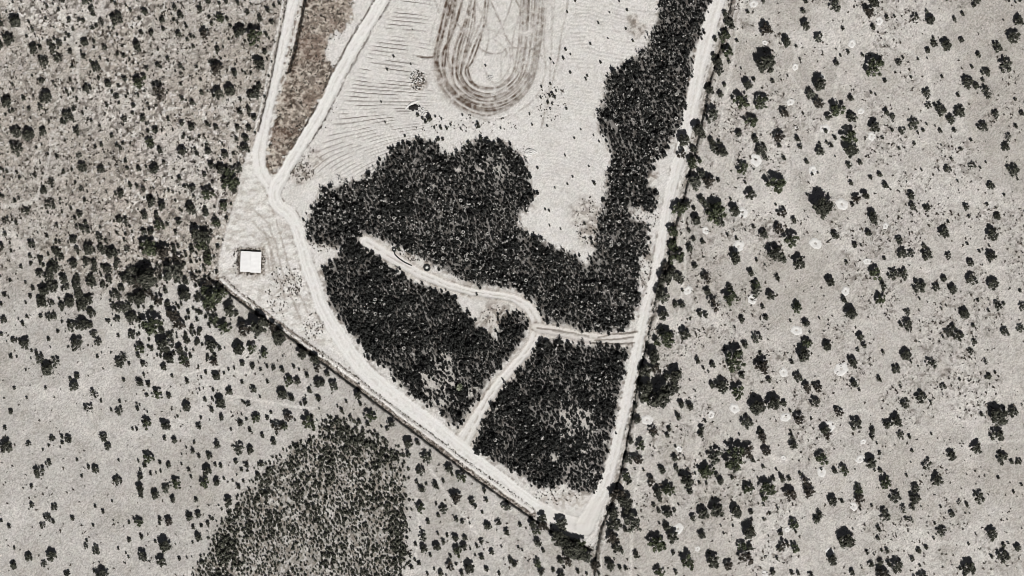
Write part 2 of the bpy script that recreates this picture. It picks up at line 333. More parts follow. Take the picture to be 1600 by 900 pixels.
def soil_material():
    m, nt, p = new_mat("soil")
    N = nt.nodes
    L = nt.links
    att = N.new("ShaderNodeAttribute")
    att.attribute_name = "soil"
    geo = N.new("ShaderNodeNewGeometry")
    n1 = N.new("ShaderNodeTexNoise")
    n1.inputs["Scale"].default_value = 1.7
    n1.inputs["Detail"].default_value = 5
    n1.inputs["Roughness"].default_value = 0.75
    L.new(geo.outputs["Position"], n1.inputs["Vector"])
    mr = N.new("ShaderNodeMapRange")
    mr.inputs["From Min"].default_value = 0.3
    mr.inputs["From Max"].default_value = 0.7
    mr.inputs["To Min"].default_value = 0.74
    mr.inputs["To Max"].default_value = 1.24
    L.new(n1.outputs["Fac"], mr.inputs["Value"])
    n2 = N.new("ShaderNodeTexNoise")
    n2.inputs["Scale"].default_value = 0.11
    n2.inputs["Detail"].default_value = 4
    L.new(geo.outputs["Position"], n2.inputs["Vector"])
    mr2 = N.new("ShaderNodeMapRange")
    mr2.inputs["From Min"].default_value = 0.3
    mr2.inputs["From Max"].default_value = 0.7
    mr2.inputs["To Min"].default_value = 0.9
    mr2.inputs["To Max"].default_value = 1.1
    L.new(n2.outputs["Fac"], mr2.inputs["Value"])
    mu = N.new("ShaderNodeMath")
    mu.operation = 'MULTIPLY'
    L.new(mr.outputs[0], mu.inputs[0])
    L.new(mr2.outputs[0], mu.inputs[1])
    s1 = N.new("ShaderNodeMath")                 # rough soil mottles strongly, smoothed road dust hardly
    s1.operation = 'SUBTRACT'
    L.new(mu.outputs[0], s1.inputs[0])
    s1.inputs[1].default_value = 1.0
    s2 = N.new("ShaderNodeMath")
    s2.operation = 'MULTIPLY_ADD'
    L.new(s1.outputs[0], s2.inputs[0])
    L.new(att.outputs["Alpha"], s2.inputs[1])
    s2.inputs[2].default_value = 1.0
    vm = N.new("ShaderNodeVectorMath")
    vm.operation = 'SCALE'
    L.new(att.outputs["Color"], vm.inputs[0])
    L.new(s2.outputs[0], vm.inputs["Scale"])
    L.new(vm.outputs[0], p.inputs["Base Color"])
    p.inputs["Roughness"].default_value = 0.95
    p.inputs["Specular IOR Level"].default_value = 0.1
    b = N.new("ShaderNodeBump")
    L.new(att.outputs["Alpha"], b.inputs["Strength"])
    b.inputs["Distance"].default_value = 0.25
    L.new(n1.outputs["Fac"], b.inputs["Height"])
    L.new(b.outputs[0], p.inputs["Normal"])
    return m


def leaf_material(name, c1, c2, scale=0.5):
    m, nt, p = new_mat(name)
    N = nt.nodes
    L = nt.links
    geo = N.new("ShaderNodeNewGeometry")
    n = N.new("ShaderNodeTexNoise")
    n.inputs["Scale"].default_value = scale
    n.inputs["Detail"].default_value = 4
    L.new(geo.outputs["Position"], n.inputs["Vector"])
    cr = N.new("ShaderNodeValToRGB")
    cr.color_ramp.elements[0].position = 0.35
    cr.color_ramp.elements[1].position = 0.68
    cr.color_ramp.elements[0].color = (*c1, 1)
    cr.color_ramp.elements[1].color = (*c2, 1)
    L.new(n.outputs["Fac"], cr.inputs["Fac"])
    L.new(cr.outputs["Color"], p.inputs["Base Color"])
    p.inputs["Roughness"].default_value = 0.75
    p.inputs["Specular IOR Level"].default_value = 0.2
    return m


def plain_material(name, c, rough=0.8, var=0.12, scale=3.0, metal=0.0):
    m, nt, p = new_mat(name)
    N = nt.nodes
    L = nt.links
    geo = N.new("ShaderNodeNewGeometry")
    n = N.new("ShaderNodeTexNoise")
    n.inputs["Scale"].default_value = scale
    n.inputs["Detail"].default_value = 5
    L.new(geo.outputs["Position"], n.inputs["Vector"])
    mr = N.new("ShaderNodeMapRange")
    mr.inputs["To Min"].default_value = 1 - var
    mr.inputs["To Max"].default_value = 1 + var
    L.new(n.outputs["Fac"], mr.inputs["Value"])
    vm = N.new("ShaderNodeVectorMath")
    vm.operation = 'SCALE'
    vm.inputs[0].default_value = c
    L.new(mr.outputs[0], vm.inputs["Scale"])
    L.new(vm.outputs[0], p.inputs["Base Color"])
    p.inputs["Roughness"].default_value = rough
    p.inputs["Metallic"].default_value = metal
    return m


M_SOIL = soil_material()
M_LEAF = [leaf_material("leaves_dark", (0.011, 0.011, 0.009), (0.118, 0.12, 0.092), 1.2),  # ramp ends put lit and dark clump tones into the crown colours
          leaf_material("leaves_olive", (0.014, 0.016, 0.01), (0.12, 0.136, 0.08), 1.2),
          leaf_material("leaves_brown", (0.016, 0.013, 0.011), (0.115, 0.1, 0.08), 1.2),
          leaf_material("leaves_grey", (0.025, 0.026, 0.02), (0.17, 0.174, 0.14), 1.2)]
M_DENSE = leaf_material("dense_leaves", (0.007, 0.007, 0.007), (0.048, 0.049, 0.045), 1.6)
M_PALE = leaf_material("dry_grass", (0.34, 0.33, 0.31), (0.58, 0.56, 0.53), 0.8)
M_WEED = leaf_material("dry_weeds", (0.035, 0.028, 0.022), (0.13, 0.11, 0.09), 0.8)
M_BARK = plain_material("bark", (0.07, 0.06, 0.05))
M_SAND = plain_material("bare_sand", (0.58, 0.57, 0.55), 0.95, 0.25, 1.5)
M_ROOF = plain_material("white_metal_roof", (0.7, 0.695, 0.685), 0.55, 0.12, 0.7)
M_WALL = plain_material("hut_wall", (0.52, 0.5, 0.47), 0.85)
M_DOOR = plain_material("hut_door", (0.12, 0.11, 0.1), 0.6)
M_BLACK = plain_material("black_rubber", (0.012, 0.012, 0.012), 0.7)
M_STONE = plain_material("pale_stone", (0.58, 0.57, 0.55), 0.9, 0.25, 2.0)
M_CHAR = plain_material("charred_wood", (0.015, 0.014, 0.013), 0.9, 0.3, 2.0)
M_LIME = leaf_material("pale_green_leaves", (0.18, 0.2, 0.13), (0.42, 0.44, 0.34), 1.2)

# ------------------------------------------------------------------ the ground
STEP = 0.36
nx, ny = 1177, 701
xs = (np.arange(nx) - (nx - 1) / 2) * STEP
ys = (np.arange(ny) - (ny - 1) / 2) * STEP
X, Y = np.meshgrid(xs, ys, indexing='xy')          # (ny, nx)
U = X / S + 800.0
V = 450.0 - Y / S
# ragged outlines: every region edge is read at slightly wandering coordinates
wu = (fbm(X, Y, 3.0, 1) - 0.5) * 9
wv = (fbm(X, Y, 3.0, 4) - 0.5) * 9
UJ, VJ = U + wu, V + wv
UR, VR = U + wu * 0.45, V + wv * 0.45

fine = 0.6 * fbm(X, Y, 1.3, 2, 2) + 0.4 * vnoise(0.8 * X + 0.6 * Y, 0.8 * Y - 0.6 * X, 1.15, 15)
fine2 = vnoise(X, Y, 0.85, 6)
mid = fbm(X, Y, 6.0, 3, 3)
big = fbm(X, Y, 28.0, 5, 3)
grain = rng.random(X.shape)
colr = np.zeros(X.shape + (3,))
ROUGH = np.full(X.shape, 0.8)
Z = (fbm(X, Y, 9.0, 8, 3) - 0.5) * 0.25 + (fine - 0.5) * 0.12


def put(mask, c):
    global colr
    colr = colr * (1 - mask[..., None]) + np.asarray(c) * mask[..., None]


NW = sm(VJ + (big - 0.5) * 190, 480, 390) * sm(UJ, 520, 430)
EAST = sm(UJ, 940, 1000)
put(np.ones(X.shape), alb(190, 185, 178))
put(NW, alb(186, 176, 164))
put(EAST, alb(195, 189, 181))
# bleached and grassy patches of the open scrub
put(sm(big, 0.5, 0.68) * 0.45, alb(214, 209, 202))
put(sm(mid, 0.54, 0.74) * 0.35, alb(172, 164, 152))
spk = sm(fine * 0.6 + fine2 * 0.4, 0.52, 0.66)
patch = sm(fbm(X, Y, 14.0, 9, 2), 0.45, 0.62)
put(spk * np.clip(0.85 * NW + (1 - NW) * (0.22 + 0.5 * patch * EAST), 0, 1), alb(104, 93, 82))
rot = fbm(0.8 * X + 0.6 * Y, 0.8 * Y - 0.6 * X, 1.7, 13, 2)
put(NW * sm(rot, 0.56, 0.68) * 0.65, alb(84, 74, 65))
put(sm(fine2, 0.66, 0.82) * (0.55 * NW + 0.3), alb(226, 221, 214))
Z += NW * (fine - 0.5) * 0.35

veg = fbm(X, Y, 40.0, 14, 4)
put(sm(veg, 0.52, 0.66) * 0.32, alb(158, 150, 138))
put(sm(np.abs(fbm(X, Y, 55.0, 12, 3) - 0.5), 0.014, 0.004) * 0.5, alb(216, 211, 203))
for f in FAINT:
    d = dist_poly(UR, VR, spline(f, 6))
    put(sm(d, 3.4, 1.0) * 0.6, alb(222, 217, 209))

comp = sdf(UR, VR, COMPOUND)
cm = sm(comp, -2.5, 2.5)
put(cm, alb(216, 212, 206))
put(cm * sm(big, 0.45, 0.65) * 0.4, alb(222, 218, 213))
put(cm * sm(fine2, 0.62, 0.85) * 0.35, alb(186, 178, 168))
Z = Z * (1 - cm * 0.6)

# furrows of the bare field
slope = np.interp(V, [-60, 120, 165, 215, 270], [0.17, 0.17, 0.04, -0.25, -0.6])
psi = V - slope * (U - 560) + (fbm(X, Y, 30.0, 10, 2) - 0.5) * 9
per = 6.4
ph = np.mod(psi / per + 0.22 * vnoise(X * 0.35, Y * 1.2, 5.0, 11), 1.0)
notch = sm(np.abs(ph - 0.5), 0.19, 0.04)
road_mid_u = np.interp(V, [-60, 0, 60, 112, 170, 228, 270], [648, 616, 578, 548, 522, 490, 465])
fieldW = sm(U, road_mid_u + 6, road_mid_u + 22) * sm(UJ, 690, 640) * sm(VJ, 285, 262) * cm
br = sm(vnoise((X - 0.17 * Y) * 0.3, Y + 0.17 * X, 1.9, 12), 0.28, 0.62)
brk = np.clip(0.12 + br, 0, 1)
fu = notch * fieldW * brk * (1 - 0.45 * sm(V, 175, 235))
put(fu, alb(108, 99, 90))
Z -= fu * 0.12
put(fieldW * sm(np.abs(ph - 0.5), 0.38, 0.5) * 0.25 * brk, alb(226, 222, 216))
ROUGH = ROUGH * (1 - cm * 0.35)
ps2 = V - 0.16 * (U - 940) + (fbm(X, Y, 10.0, 13, 2) - 0.5) * 12
ph2 = np.mod(ps2 / 6.0, 1.0)
fE = sm(UJ, 880, 900) * sm(VJ, 118, 95) * cm
f2 = sm(np.abs(ph2 - 0.5), 0.3, 0.08) * fE * brk
put(f2 * 0.2, alb(165, 157, 148))
Z -= f2 * 0.1
rad = np.hypot(U - 850, (V - 345) * 1.3) + (fbm(X, Y, 10.0, 14, 2) - 0.5) * 14
f3 = sm(np.abs(np.mod(rad / 6.5, 1.0) - 0.5), 0.3, 0.1) * sm(UJ, 835, 860) * sm(UJ, 960, 940) * sm(VJ, 118, 140) * sm(VJ, 330, 300) * cm * brk
put(f3 * 0.14, alb(170, 162, 154))
Z -= f3 * 0.07

# brown rough strip between the two roads
bs = sm(sdf(UJ, VJ, BROWN) + (fine - 0.5) * 14, -1.0, 4.0)
rough = 0.55 * fbm(X * 0.8 + 0.25 * Y, Y * 1.2, 1.1, 3, 2) + 0.25 * vnoise(0.7 * X - 0.7 * Y, 0.7 * X + 0.7 * Y, 0.9, 8) + 0.2 * rng.random(X.shape)
thick = 0.55 + 0.45 * sm(fbm(X, Y, 11.0, 13, 2), 0.35, 0.6)
put(bs * 0.9, alb(158, 146, 134))
put(bs * sm(rough, 0.47, 0.6) * 0.95 * thick, alb(66, 54, 46))
put(bs * sm(rough, 0.46, 0.34) * 0.7, alb(206, 199, 188))
put(bs * sm(fbm(X, Y, 6.0, 14, 2), 0.5, 0.66) * 0.4, alb(116, 96, 84))
Z += bs * (rough - 0.5) * 0.9
d = dist_poly(UR, VR, LINE_BROWN)
put(sm(d, 3.6, 1.4), alb(58, 46, 38))
Z -= sm(d, 4.0, 0.5) * 0.7
put(sm(dist_poly(UR, VR, [(470, -60), (470, 0), (461, 45), (450, 95), (440, 130)]), 4.5, 2.5) * 0.8, alb(216, 211, 204))
# brown grassy ground east of the fork and at the field's ragged corners
for (pu, pv, pr, a) in [(470, 272, 26, .7), (492, 248, 20, .5), (655, 128, 18, .75), (995, 45, 18, .7), (990, 30, 12, .5), (915, 335, 34, .5), (925, 370, 26, .5), (775, 495, 34, .65), (900, 780, 46, .3), (1010, 320, 16, .5),
                      (975, 338, 10, .6), (1020, 275, 12, .6), (1012, 400, 14, .45), (1006, 440, 12, .45), (510, 372, 24, .4), (498, 430, 16, .5), (385, 388, 14, .7), (408, 385, 12, .5), (400, 432, 12, .7),
                      (372, 410, 8, .8), (412, 408, 8, .7), (460, 435, 14, .6), (462, 460, 14, .7), (488, 505, 16, .6), (430, 460, 14, .35), (860, 480, 8, .6), (820, 452, 14, .5), (640, 405, 14, .6), (668, 408, 12, .5)]:
    dd = np.hypot(UJ - pu, VJ - pv)
    k = sm(dd, pr, pr * 0.45) * cm
    put(k * a * 0.55, alb(182, 168, 152))
    put(k * a * sm(fine, 0.47, 0.6), alb(112, 98, 84))
    Z += k * a * (fine - 0.5) * 0.6

# tyre tracks of the looped circuit
sub = (U > 620) & (U < 900) & (V < 200)
r0, r1 = np.where(sub.any(1))[0][[0, -1]]
c0, c1 = np.where(sub.any(0))[0][[0, -1]]
sl = (slice(r0, r1 + 1), slice(c0, c1 + 1))
Us, Vs = U[sl], V[sl]
outer = np.array([(716, -60), (700, 0), (685, 57), (679, 88), (684, 118), (700, 147), (727, 168), (762, 178), (800, 166), (826, 140), (838, 105), (845, 55), (851, 0), (856, -60)], float)
inner = np.array([(770, -60), (766, 0), (762, 35), (752, 62), (738, 95), (730, 110), (740, 130), (762, 138), (782, 134), (800, 118), (808, 95), (812, 55), (814, 0), (816, -60)], float)
track_m = np.zeros(Us.shape)
band_m = np.zeros(Us.shape)
rr = np.random.default_rng(3)
lanes = list(np.linspace(0.0, 1.0, 10)) + list(rr.random(6) ** 1.4)
for t in lanes:
    kk = np.arange(len(outer))
    w = 0.075 * np.sin(rr.uniform(0.45, 0.9) * kk + rr.uniform(0, 6.28)) + rr.normal(0, 0.015, len(outer))
    tt = np.clip(t + w + 0.04 * rr.normal(), -0.08, 1.06)[:, None]
    pts = spline(outer * (1 - tt) + inner * tt, 6)
    d = dist_poly(Us, Vs, pts)
    amp = 0.5 + 0.6 * rr.random()
    wid = 1.1 + 1.0 * rr.random()
    # stronger on the left arm and round the foot, fading up the right arm
    fade = np.interp(Us, [680, 740, 800, 850], [1.0, 1.0, 0.8, 0.6])
    track_m = np.maximum(track_m, sm(d, wid * 1.45, wid * 0.4) * amp * fade)
    band_m = np.maximum(band_m, sm(d, 9, 2) * fade)
extra = [([(652, 88), (668, 90), (685, 87)], .9), ([(747, 73), (757, 80), (770, 84), (783, 82), (790, 76)], .55), ([(766, 0), (776, 22), (786, 45), (797, 68), (806, 75), (822, 74), (832, 77)], .6),
         ([(760, 45), (780, 50), (800, 46)], .35), ([(832, 77), (845, 86), (852, 98)], .5), ([(700, -40), (684, 20), (676, 45), (672, 65)], .25), ([(806, 0), (813, 16), (811, 34), (800, 45)], .5),
         ([(848, 0), (846, 25), (847, 42)], .8), ([(868, -40), (865, 20), (861, 46), (853, 50)], .3), ([(890, -40), (885, 20), (878, 50), (872, 90), (866, 115), (852, 170), (842, 220)], .5),
         ([(800, 178), (780, 186), (750, 186)], .3), ([(770, 60), (785, 72), (792, 84), (784, 92)], .35), ([(783, 78), (783, 120)], .3), ([(790, 60), (797, 80), (796, 105), (783, 126)], .35), ([(752, 98), (768, 128), (790, 126)], .3), ([(742, 0), (756, 30), (764, 58), (758, 86)], .45),
         ([(800, 0), (790, 30), (775, 55)], .35), ([(820, 0), (806, 40), (800, 75), (806, 110)], .5), ([(700, 20), (730, 60), (726, 100)], .5), ([(740, 10), (715, 60), (712, 105), (735, 140)], .6),
         ([(858, -40), (850, 60), (852, 110), (838, 150), (810, 175)], .35), ([(672, -20), (690, 40), (676, 90)], .3), ([(690, 125), (715, 168), (765, 190)], .35), ([(832, 20), (838, 70), (822, 120), (790, 150)], .6),
         ([(862, -40), (862, 60), (858, 140)], .3), ([(715, 178), (716, 205)], .15), ([(735, 178), (732, 215)], .15),
         ([(645, 128), (690, 150), (730, 176)], .2)]
for pts, amp in extra:
    d = dist_poly(Us, Vs, spline(pts, 6))
    track_m = np.maximum(track_m, sm(d, 2.3, 0.7) * amp)
bumpy = np.clip(0.15 + 1.0 * vnoise(X[sl], Y[sl], 1.1, 7) + 0.6 * (vnoise(X[sl], Y[sl], 6.0, 9) - 0.4), 0.05, 1.25)
tm = np.zeros(X.shape)
tm[sl] = np.clip(track_m * bumpy, 0, 1)
bmk = np.zeros(X.shape)
bmk[sl] = band_m
arm = sm(U, 745, 700) * 0.14
put(bmk * (0.1 + arm), alb(172, 157, 143))
put(bmk * sm(fine, 0.5, 0.62) * (0.06 + arm), alb(120, 103, 88))
put(tm * 0.95, alb(72, 55, 43))
Z -= tm * 0.22

# litter floor of the dense plantings
dens = [sdf(UJ, VJ, p) for p in (DENSE_MAIN, DENSE_WEST, DENSE_SOUTH)]
dm = np.maximum(np.maximum(dens[0], dens[1]), dens[2])
put(sm(dm, -3, 4) * 0.85, alb(108, 103, 98))
put(sm(dm, -1, 4) * sm(fine, 0.44, 0.58) * 0.8, alb(84, 78, 72))
for eu, ev, er, a in ((905, 668, 58, 0.8), (682, 596, 52, 0.85), (905, 735, 40, 0.5), (770, 262, 36, 0.5)):
    put(sm(np.hypot(U - eu, V - ev), er, er * 0.4) * a * sm(fine, 0.4, 0.55), alb(200, 193, 184))
edge = sm(dm, -9, -2) * sm(dm, 3, -1) * cm
put(edge * sm(fine, 0.48, 0.6) * 0.6, alb(118, 104, 90))
for (hu, hv, hr) in COMP_HOLES:
    k = sm(np.hypot(UJ - hu, VJ - hv), hr * 1.1, hr * 0.6)
    put(k * 0.75 * sm(fine, 0.68, 0.48), alb(205, 199, 190))
dot = sdf(UJ, VJ, DOTTED)
put(sm(dot + (fine - 0.5) * 20, -8, 14) * 0.8, alb(148, 142, 133))
put(sm(dot, -2, 6) * sm(fine, 0.44, 0.6) * 0.6, alb(124, 112, 96))
put(sm(dot, -2, 10) * sm(fine2, 0.52, 0.72) * 0.6, alb(214, 209, 202))

# clearing round the hut: churned pale ground with curved wheel marks
cl = sm(sdf(UR, VR, CLEARING), -3, 3)
put(cl * 0.7, alb(220, 216, 209))
churn = fbm(X + 0.6 * Y, Y * 2.2 - 0.4 * X, 2.6, 10, 3)
put(cl * sm(churn, 0.53, 0.64) * 0.5, alb(166, 155, 142))
put(cl * sm(churn, 0.44, 0.32) * 0.5, alb(236, 233, 228))
Z += cl * (churn - 0.5) * 0.14
for pts in ([(420, 352), (432, 385), (440, 420), (452, 455), (470, 500)], [(412, 360), (424, 392), (432, 424), (444, 462)], [(432, 345), (441, 378), (450, 410), (462, 446), (480, 488)], [(398, 330), (415, 345), (425, 352)], [(418, 372), (408, 384), (418, 398), (421, 420)], [(428, 385), (424, 400), (430, 430), (444, 440)], [(445, 445), (436, 455), (425, 462)], [(395, 345), (410, 362), (425, 372)], [(424, 300), (423, 318), (428, 335)]):
    d = dist_poly(UR, VR, spline(pts, 6))
    put(sm(d, 2.4, 0.8) * 0.5, alb(150, 138, 124))

hd = np.maximum(np.abs(U - 392), np.abs(V - 409)) - 16 + (fine - 0.5) * 12
put(sm(hd, 9, 4) * 0.7, alb(176, 165, 152))
put(sm(hd, 8, 3) * sm(0.5 * fine + 0.5 * rng.random(X.shape), 0.42, 0.58) * 0.9, alb(84, 72, 60))
# the roads
zone = np.zeros(X.shape, int)           # 0 scrub ground, 1 field, 2 clearing, 3 brown strip, 4.. roads and tracks
zone[comp > 0] = 1
zone[sdf(U, V, CLEARING) > 0] = 2
zone[sdf(U, V, BROWN) > 0] = 3
grounds = []
for k, (pts, c, worn) in enumerate(((T_LOOP, (222, 218, 212), 1), (T_LINK, (214, 208, 200), 1), (R_WEST, (230, 227, 222), 0), (R_MID, (230, 228, 223), 0), (R_EAST, (229, 226, 221), 0))):
    sp = spline(pts, 5)
    sp = [tuple(q) for q in sp]
    sg, hw = road_field(UR, VR, sp)
    q = hw - np.abs(sg)
    if worn:                                     # sandy trodden verges of the inner tracks
        put(sm(q + (fine - 0.5) * 8, -8, -2) * 0.75, alb(196, 187, 176))
    m = sm(q, -1.6, 1.6)
    m_edge = sm(q, -5, -1.5) * sm(q, 2.5, -0.5) * cm
    put(m_edge * sm(fine, 0.47, 0.62) * sm(mid, 0.34, 0.62) * 0.75, alb(118, 105, 92))
    Z += m_edge * 0.12
    put(m, alb(*c))
    rut = np.abs(np.abs(sg) / hw - 0.45)
    put(m * sm(rut, 0.3, 0.08) * sm(mid, 0.3, 0.5) * (0.5 if not worn else 0.1), alb(234, 231, 226))
    put(m * sm(np.abs(sg) / hw, 0.24, 0.05) * (0.7 if worn else 0.34) * sm(fine, 0.35, 0.6), alb(168, 158, 146))
    streak = vnoise(sg / 1.5, mid * 1.5 + k, 1.0, 9)
    put(m * sm(streak, 0.5, 0.85) * 0.35, alb(198, 191, 182))
    ROUGH = ROUGH * (1 - m * 0.62)
    Z = Z * (1 - m * 0.85) - m * 0.12 * 1.0 - m * sm(rut, 0.25, 0.05) * 0.06
    zone[q > 0.2] = 4 + k
for pts in ([(935, 527), (965, 521), (995, 518)], [(930, 532), (960, 530), (990, 527)], [(840, 512), (880, 517), (920, 525)], [(925, 536), (960, 537), (992, 536)]):
    d = dist_poly(UR, VR, pts)
    put(sm(d, 1.9, 0.6) * 0.8, alb(120, 108, 96))
    Z -= sm(d, 2.2, 0.5) * 0.15
# south tip apron
ROUGH = np.minimum(ROUGH, 0.8)
ap = sm(sdf(UJ, VJ, [(830, 795), (880, 782), (930, 778), (950, 780), (935, 820), (918, 850), (890, 835), (850, 812)]), -5, 8)
put(ap * 0.85, alb(219, 215, 208))
ROUGH = ROUGH * (1 - ap * 0.5)
put(ap * sm(churn, 0.55, 0.7) * 0.2, alb(190, 182, 172))
ap2 = sm(sdf(UJ, VJ, [(826, 770), (860, 765), (905, 772), (925, 785), (890, 800), (850, 790)]), -4, 8)
put(ap2 * sm(fine, 0.48, 0.62) * 0.55, alb(168, 156, 142))

# bund and ditch along the south-west boundary, ditch on the east
dB = dist_poly(UR, VR, BUND_SW)
dD = dist_poly(UR, VR, DITCH_SW)
belt = sm(dB, 11, 7) * sm(dD, 13, 9)
put(belt * 0.7, alb(176, 162, 148))
bit = 0.5 * vnoise(X, Y, 0.9, 7) + 0.5 * rng.random(X.shape)
put(belt * sm(bit, 0.42, 0.6) * 0.75, alb(84, 72, 62))
put(belt * sm(bit, 0.36, 0.25) * 0.6, alb(222, 214, 204))
put(sm(dB, 2.6, 1.2), alb(232, 228, 221))  # pale line paints the bund's sunlit face into the soil
put(sm(np.abs(dB - 4.6), 2.2, 0.8) * sm(bit, 0.4, 0.6) * 0.8, alb(96, 82, 70))  # brown flecks for weeds and the bund's shaded side, painted in
Z += sm(dB, 3.0, 0.5) * 0.15
put(sm(dD, 3.0, 1.3) * 0.9, alb(52, 44, 38))  # near-black strip paints the shade on the ditch's far wall
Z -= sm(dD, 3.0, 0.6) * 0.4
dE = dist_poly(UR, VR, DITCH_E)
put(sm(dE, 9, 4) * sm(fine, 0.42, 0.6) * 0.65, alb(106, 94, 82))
put(sm(dE, 2.4, 0.9) * sm(vnoise(X, Y, 4.0, 12), 0.2, 0.45) * 0.85, alb(60, 52, 45))  # broken dark line paints the shaded wall of the east ditch
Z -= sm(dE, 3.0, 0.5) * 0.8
put(sm(np.abs(dist_poly(UR, VR, [(a + 9, b) for a, b in DITCH_E]) - 0), 2.2, 0.8) * 0.5, alb(222, 217, 210))
dN = dist_poly(UR, VR, LINE_NW)
put(sm(np.abs(dN - 0), 1.8, 0.8) * sm(mid, 0.38, 0.5) * 0.85, alb(80, 70, 60))  # dark line beside the west road, its shade painted in
Z -= sm(dN, 2.4, 0.5) * 0.4
put(sm(dist_poly(UR, VR, [(a - 5, b) for a, b in LINE_NW]), 2.2, 0.9) * 0.7, alb(230, 226, 220))  # pale line next to it paints the lit edge
# strip lines that edge the middle road
for off, a in ((-13, .75), (12, .55)):
    pl = [(u + off, v) for u, v, w in R_MID[:6]]
    dN = dist_poly(UR, VR, pl)
    k = sm(dN, 2.2, 0.7) * sm(vnoise(X, Y, 3.0, 5), 0.3, 0.6)
    put(k * a, alb(84, 70, 58))
    Z -= k * 0.3
pl = [(u + 11, v) for u, v, w in R_WEST[:5]]
k = sm(dist_poly(UR, VR, pl), 2.4, 0.8) * sm(fine, 0.4, 0.55)
put(k * .8, alb(120, 104, 90))

# overall grain of dust, stones and dry straw
lum = colr @ np.array([0.3, 0.6, 0.1])
colr = lum[..., None] + (colr - lum[..., None]) * (0.74 + np.maximum(0.3 * bs, 0.34 * np.clip(tm * 1.6, 0, 1)))[..., None]
colr *= (1 + (grain - 0.5) * 0.75 * ROUGH)[..., None]
colr *= (1 + 0.02 * (np.stack([vnoise(X, Y, 2.0, 3), vnoise(X, Y, 2.0, 4), vnoise(X, Y, 2.0, 5)], -1) - 0.5))
Z -= sm(dm, -2, 3) * 0.0
border = np.minimum(np.minimum(X - xs[0], xs[-1] - X), np.minimum(Y - ys[0], ys[-1] - Y))
Z = Z * sm(border, 0.0, 6.0)

verts = np.stack([X, Y, Z], -1).reshape(-1, 3)
idx = np.arange(nx * ny).reshape(ny, nx)
quads = np.stack([idx[:-1, :-1], idx[:-1, 1:], idx[1:, 1:], idx[1:, :-1]], -1)
fz = zone[:-1, :-1]
flat_col = np.concatenate([np.clip(colr, 0.01, 0.8).reshape(-1, 3), ROUGH.reshape(-1, 1)], 1).astype(np.float32)
ZONES = [("ground", "dry pale scrubland dotted with dark bushes around the fenced plot"), ("field", "bare pale field with furrows and looping tyre tracks"),
         ("clearing", "churned pale clearing around the white square hut"), ("rough_ground", "brown rough wedge of ground between the two northern roads"),
         ("track", "narrow pale track curling between the two western dark shrub blocks"), ("track", "short rutted track joining the curling track to the eastern road"),
         ("dirt_road", "straight pale dirt road along the western boundary of the plot"), ("dirt_road", "long pale dirt road passing the hut and following the south-western boundary"),
         ("dirt_road", "pale dirt road along the eastern boundary of the plot")]
HEIGHT = Z


def ground_z(x, y):
    i = int(round((x - xs[0]) / STEP))
    j = int(round((y - ys[0]) / STEP))
    if 0 <= i < nx and 0 <= j < ny:
        return float(HEIGHT[j, i])
    return 0.0


def zone_at(x, y):
    i, j = int((x - xs[0]) / STEP), int((y - ys[0]) / STEP)
    return zone[j, i] if 0 <= i < nx and 0 <= j < ny else 0


for zi, (nm, lab) in enumerate(ZONES):
    f = quads[fz == zi]
    if len(f) == 0:
        continue
    used, inv = np.unique(f.ravel(), return_inverse=True)
    me = mesh_from(nm, verts[used], inv.reshape(-1, 4), True)
    ca = me.attributes.new("soil", 'FLOAT_COLOR', 'POINT')
    ca.data.foreach_set("color", flat_col[used].ravel())
    tag(obj(nm, me, M_SOIL), lab, nm.replace('_', ' '), kind="structure")
# the same scrubland running on to the horizon
e0, e1, f0, f1 = xs[0], xs[-1], ys[0], ys[-1]
B = 6000.0
ov = np.array([(e0, f0, 0), (e1, f0, 0), (e1, f1, 0), (e0, f1, 0), (-B, -B, 0), (B, -B, 0), (B, B, 0), (-B, B, 0)], float)
of = np.array([(4, 5, 1, 0), (5, 6, 2, 1), (6, 7, 3, 2), (7, 4, 0, 3)])
me = mesh_from("land", ov, of)
ca = me.attributes.new("soil", 'FLOAT_COLOR', 'POINT')
ca.data.foreach_set("color", np.tile(np.append(alb(192, 185, 176), 1.0), (8, 1)).astype(np.float32).ravel())
tag(obj("land", me, M_SOIL), "flat dry land running on beyond the scrub to the horizon", "land", kind="structure")

# ------------------------------------------------------------------ foliage building blocks


def ico(sub):
    bm = bmesh.new()
    bmesh.ops.create_icosphere(bm, subdivisions=sub, radius=1.0)
    v = np.array([q.co[:] for q in bm.verts])
    f = np.array([[q.index for q in p.verts] for p in bm.faces])
    bm.free()
    return v, f


ICO1 = ico(1)
ICO2 = ico(2)


def leaf_tris(c, n, size, r, lying=0.55):
    """n small leaf triangles with centres c (n,3)"""
    a = r.normal(size=(n, 3))
    a[:, 2] *= lying
    a /= np.linalg.norm(a, axis=1)[:, None]
    w = r.normal(size=(n, 3))
    if lying < 0.4:
        w = w * 0.35 + np.array([0.15, -0.35, 1.0])
    b = np.cross(a, w)
    b /= np.linalg.norm(b, axis=1)[:, None] + 1e-9
    s = (size * (0.6 + 0.8 * r.random(n)))[:, None]
    v = np.stack([c + a * s, c - a * s * 0.5 + b * s * 0.6, c - a * s * 0.5 - b * s * 0.6], 1).reshape(-1, 3)
    return v, np.arange(n * 3).reshape(-1, 3)


def join(parts):
    vs, fs, k = [], [], 0
    for v, f in parts:
        vs.append(v)
        fs.append(f + k)
        k += len(v)
    return np.vstack(vs), np.vstack(fs)


